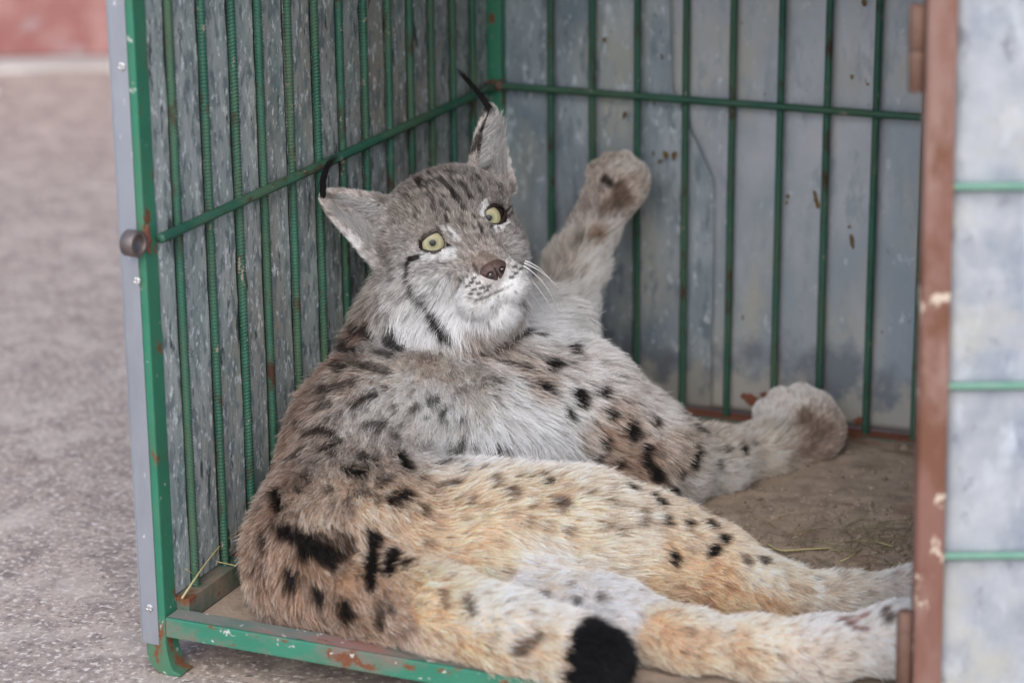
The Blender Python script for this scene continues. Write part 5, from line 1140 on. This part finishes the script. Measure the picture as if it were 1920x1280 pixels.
for base, up, nr in ears:
    base, up, nr = np.array(base), np.array(up), np.array(nr)
    ac = np.cross(up, nr); n_ = 900; k_ = 5
    P_ = np.zeros((n_, k_, 3)); cc = np.zeros((n_, 3))
    for i in range(n_):
        v = rng.uniform(-0.1, 0.75); u = rng.choice([-1, 1]) * rng.uniform(0.3, 0.9) * math.sqrt(max(1 - v, 0.05))
        r_ = base + up * v * 0.064 + ac * u * 0.026 + nr * (0.0045 + 0.5 * 0.026 * u * u * 0.8)
        d_ = -ac * u * 0.75 + up * 0.45 + nr * 0.35 + rng.normal(0, 0.15, 3); d_ /= np.linalg.norm(d_)
        L = rng.uniform(0.008, 0.024) * (1 - 0.5 * max(v, 0))
        s = np.linspace(0, 1, k_)[:, None]
        P_[i] = r_ + d_ * L * s + up * L * 0.3 * s * s
        cc[i] = np.array((0.56, 0.545, 0.53)) * rng.uniform(0.55, 1.4)
    cc = np.clip(cc, 0, 0.85)
    hair_object('ear_lining', P_, cc * 0.9, cc, np.full(n_, 0.00022), lynx, m_fur)

# eyes ------------------------------------------------------------------
def eye_material():
    m = bpy.data.materials.new('lynx_eye'); m.use_nodes = True
    N, K = m.node_tree.nodes, m.node_tree.links
    bs = N['Principled BSDF']
    tc = N.new('ShaderNodeTexCoord')
    sx = N.new('ShaderNodeSeparateXYZ'); K.new(tc.outputs['Object'], sx.inputs[0])
    cb_ = N.new('ShaderNodeCombineXYZ'); K.new(sx.outputs[0], cb_.inputs[0]); K.new(sx.outputs[1], cb_.inputs[1])
    le = N.new('ShaderNodeVectorMath'); le.operation = 'LENGTH'; K.new(cb_.outputs[0], le.inputs[0])
    rp = N.new('ShaderNodeValToRGB')
    dv = N.new('ShaderNodeMath'); dv.operation = 'DIVIDE'; dv.inputs[1].default_value = EYE_R
    K.new(le.outputs['Value'], dv.inputs[0]); K.new(dv.outputs[0], rp.inputs[0])
    cr = rp.color_ramp
    cr.elements[0].position = 0.0; cr.elements[0].color = (0.004, 0.004, 0.004, 1)
    cr.elements[1].position = 1.0; cr.elements[1].color = (0.02, 0.014, 0.01, 1)
    for p_, c_ in ((0.185, (0.004, 0.004, 0.004, 1)), (0.225, (0.22, 0.21, 0.11, 1)), (0.45, (0.42, 0.39, 0.25, 1)), (0.68, (0.29, 0.265, 0.155, 1)), (0.755, (0.02, 0.016, 0.012, 1))):
        e_ = cr.elements.new(p_); e_.color = c_
    nz_ = N.new('ShaderNodeTexNoise'); nz_.inputs['Scale'].default_value = 500
    K.new(tc.outputs['Object'], nz_.inputs['Vector'])
    mr = N.new('ShaderNodeMapRange'); mr.inputs['To Min'].default_value = 0.8; mr.inputs['To Max'].default_value = 1.2; K.new(nz_.outputs['Fac'], mr.inputs['Value'])
    mm = N.new('ShaderNodeVectorMath'); mm.operation = 'SCALE'; K.new(rp.outputs[0], mm.inputs[0]); K.new(mr.outputs[0], mm.inputs['Scale'])
    K.new(mm.outputs[0], bs.inputs['Base Color'])
    bs.inputs['Roughness'].default_value = 0.35
    bs.inputs['Specular IOR Level'].default_value = 0.0
    bs.inputs['Coat Weight'].default_value = 0.5
    bs.inputs['Coat Roughness'].default_value = 0.02
    return m
m_eye = eye_material()
GAZE = Vector((0.4003,-0.882,0.2486))
em = bpy.data.meshes.new('eye')
bm = bmesh.new(); bmesh.ops.create_uvsphere(bm, u_segments=40, v_segments=28, radius=EYE_R); bm.to_mesh(em); bm.free()
em.polygons.foreach_set('use_smooth', [True] * len(em.polygons)); em.materials.append(m_eye)
m_lid = material('eyelid_skin', (0.02, 0.014, 0.011), (0.03, 0.02, 0.016), 200, 0.45, spec=0.5)
for e, sgn in zip(EYES, (-1, 1)):
    o = link('eye', em, lynx)
    o.location = Vector(e)
    o.rotation_euler = GAZE.to_track_quat('Z', 'Y').to_euler()
    # almond shaped lids: a rim and a strip of dark skin above and below the eye
    er_, eu_, ef_ = HAX
    def lid_pt(x, y, k_=1.05):
        rr_ = EYE_R * k_
        d_ = math.hypot(x, y)
        z_ = math.sqrt(max(rr_ ** 2 - d_ ** 2, 0.0)) if d_ < rr_ * 0.97 else rr_ * 0.243 - (d_ - rr_ * 0.97) * 1.2
        return Vector(np.array(e) + er_ * x + eu_ * y + ef_ * z_)
    HW = 0.0172
    def lid_line(t, up):
        x = -HW + 2 * HW * t
        u = x / HW
        inner_ = max(0.0, -sgn * u)
        y = (0.0080 if up else -0.0100) * (1 - abs(u) ** 2.3) - 0.0030 * inner_ ** 2 + 0.0016 * max(0.0, sgn * u) ** 2
        return x, y
    for up in (True, False):
        n_ = 24; vs_, fs_ = [], []
        wd = 0.0044 if up else 0.0018
        for i in range(n_ + 1):
            x, y = lid_line(i / n_, up)
            for k_ in range(4):
                w_ = wd * k_ / 3 * (1 if up else -1)
                vs_.append(lid_pt(x * (1 + 0.05 * k_), y + w_, 1.06 + 0.03 * k_))
        for i in range(n_):
            for k_ in range(3):
                fs_.append((i * 4 + k_, i * 4 + k_ + 1, (i + 1) * 4 + k_ + 1, (i + 1) * 4 + k_))
        lid = link('eyelid', mesh('eyelid', vs_, fs_, True), lynx, m_lid)
        md_ = lid.modifiers.new('thick', 'SOLIDIFY'); md_.thickness = 0.0010; md_.offset = 0
        rim = [lid_pt(*lid_line(i / n_, up), 1.07) for i in range(n_ + 1)]
        link('lid_rim', tube_mesh('lid_rim', rim, [0.0007 + 0.0005 * math.sin(math.pi * i / n_) for i in range(n_ + 1)], 8), lid, m_lid)

# nose ------------------------------------------------------------------
m_nose = material('nose_leather', (0.08, 0.047, 0.041), (0.125, 0.077, 0.066), 160, 0.42, bump=0.5, bump_scale=700)
bm = bmesh.new(); bmesh.ops.create_uvsphere(bm, u_segments=64, v_segments=48, radius=1)
nc = nose_c[0]
for v in bm.verts:
    x, y, z = v.co
    wid = 0.0148 * (0.62 + 0.38 * max(-0.4, min(1, (y + 0.7)))) 
    px_, py_, pz_ = x * wid, y * 0.0108 - 0.0010, z * 0.0095
    for s_ in (-1, 1):                                   # nostrils
        dd = math.hypot((px_ - s_ * 0.0062), (py_ + 0.0022) * 1.3)
        if z > 0:
            pz_ -= 0.0030 * math.exp(-(dd / 0.0022) ** 2)
    if z > 0:
        pz_ -= 0.0016 * math.exp(-(px_ / 0.0012) ** 2) * (1 if py_ < 0.001 else 0.3)
    v.co = Vector(nc + HAX[0] * px_ + HAX[1] * py_ + HAX[2] * (pz_ - 0.0055))
bm.normal_update()
for fc in bm.faces:
    q = HAX @ (np.array(fc.calc_center_median()) - nc)
    if q[2] > -0.007 and (min(math.hypot((q[0] - s_ * 0.0066) * 0.8, q[1] + 0.0035) for s_ in (-1, 1)) < 0.0034 or (abs(q[0]) < 0.0012 and q[1] < 0.001)):
        fc.material_index = 1
me = bpy.data.meshes.new('nose'); bm.to_mesh(me); bm.free()
me.materials.append(m_nose); me.materials.append(m_lid)
me.polygons.foreach_set('use_smooth', [True] * len(me.polygons))
link('nose', me, lynx, m_nose)
# whiskers ----------------------------------------------------------------
m_whisk = material('whisker', (0.78, 0.77, 0.75), (0.84, 0.83, 0.82), 40, 0.4)
for wp in [((0.231,0.3016,0.2816),(0.2442,0.3159,0.2735),(0.2483,0.3434,0.2483),(0.2419,0.3646,0.2177)),
((0.2301,0.2997,0.2773),(0.2479,0.3135,0.2614),(0.2512,0.3389,0.2311),(0.2398,0.3584,0.2018)),
((0.2287,0.2978,0.2735),(0.2441,0.3094,0.2541),(0.2454,0.334,0.2237)),
((0.2303,0.3006,0.2797),(0.2496,0.3163,0.2677),(0.2562,0.3336,0.2426)),
((0.2258,0.2943,0.2667),(0.2373,0.3057,0.2518),(0.2391,0.3305,0.2213)),
((0.2253,0.2928,0.2629),(0.2335,0.3016,0.2445),(0.2313,0.3263,0.219)),
((0.1977,0.2759,0.2477),(0.2079,0.265,0.2359),(0.2106,0.2709,0.2161)),
((0.1819,0.2802,0.2469),(0.1754,0.2719,0.2305),(0.1714,0.2709,0.1984)),
((0.1897,0.2777,0.2463),(0.1922,0.2567,0.2313),(0.1846,0.2582,0.2115)),
((0.175,0.2832,0.2476),(0.1695,0.2702,0.233),(0.1658,0.263,0.216)),
((0.1956,0.2745,0.2462),(0.2026,0.2619,0.2336),(0.1982,0.2677,0.2225))]:
    t = np.linspace(0, 1, 16)
    c = bez(wp, t)
    link('whisker', tube_mesh('whisker', [tuple(x) for x in c], [0.00058 * (1 - 0.7 * s_) for s_ in t], 6), lynx, m_whisk)
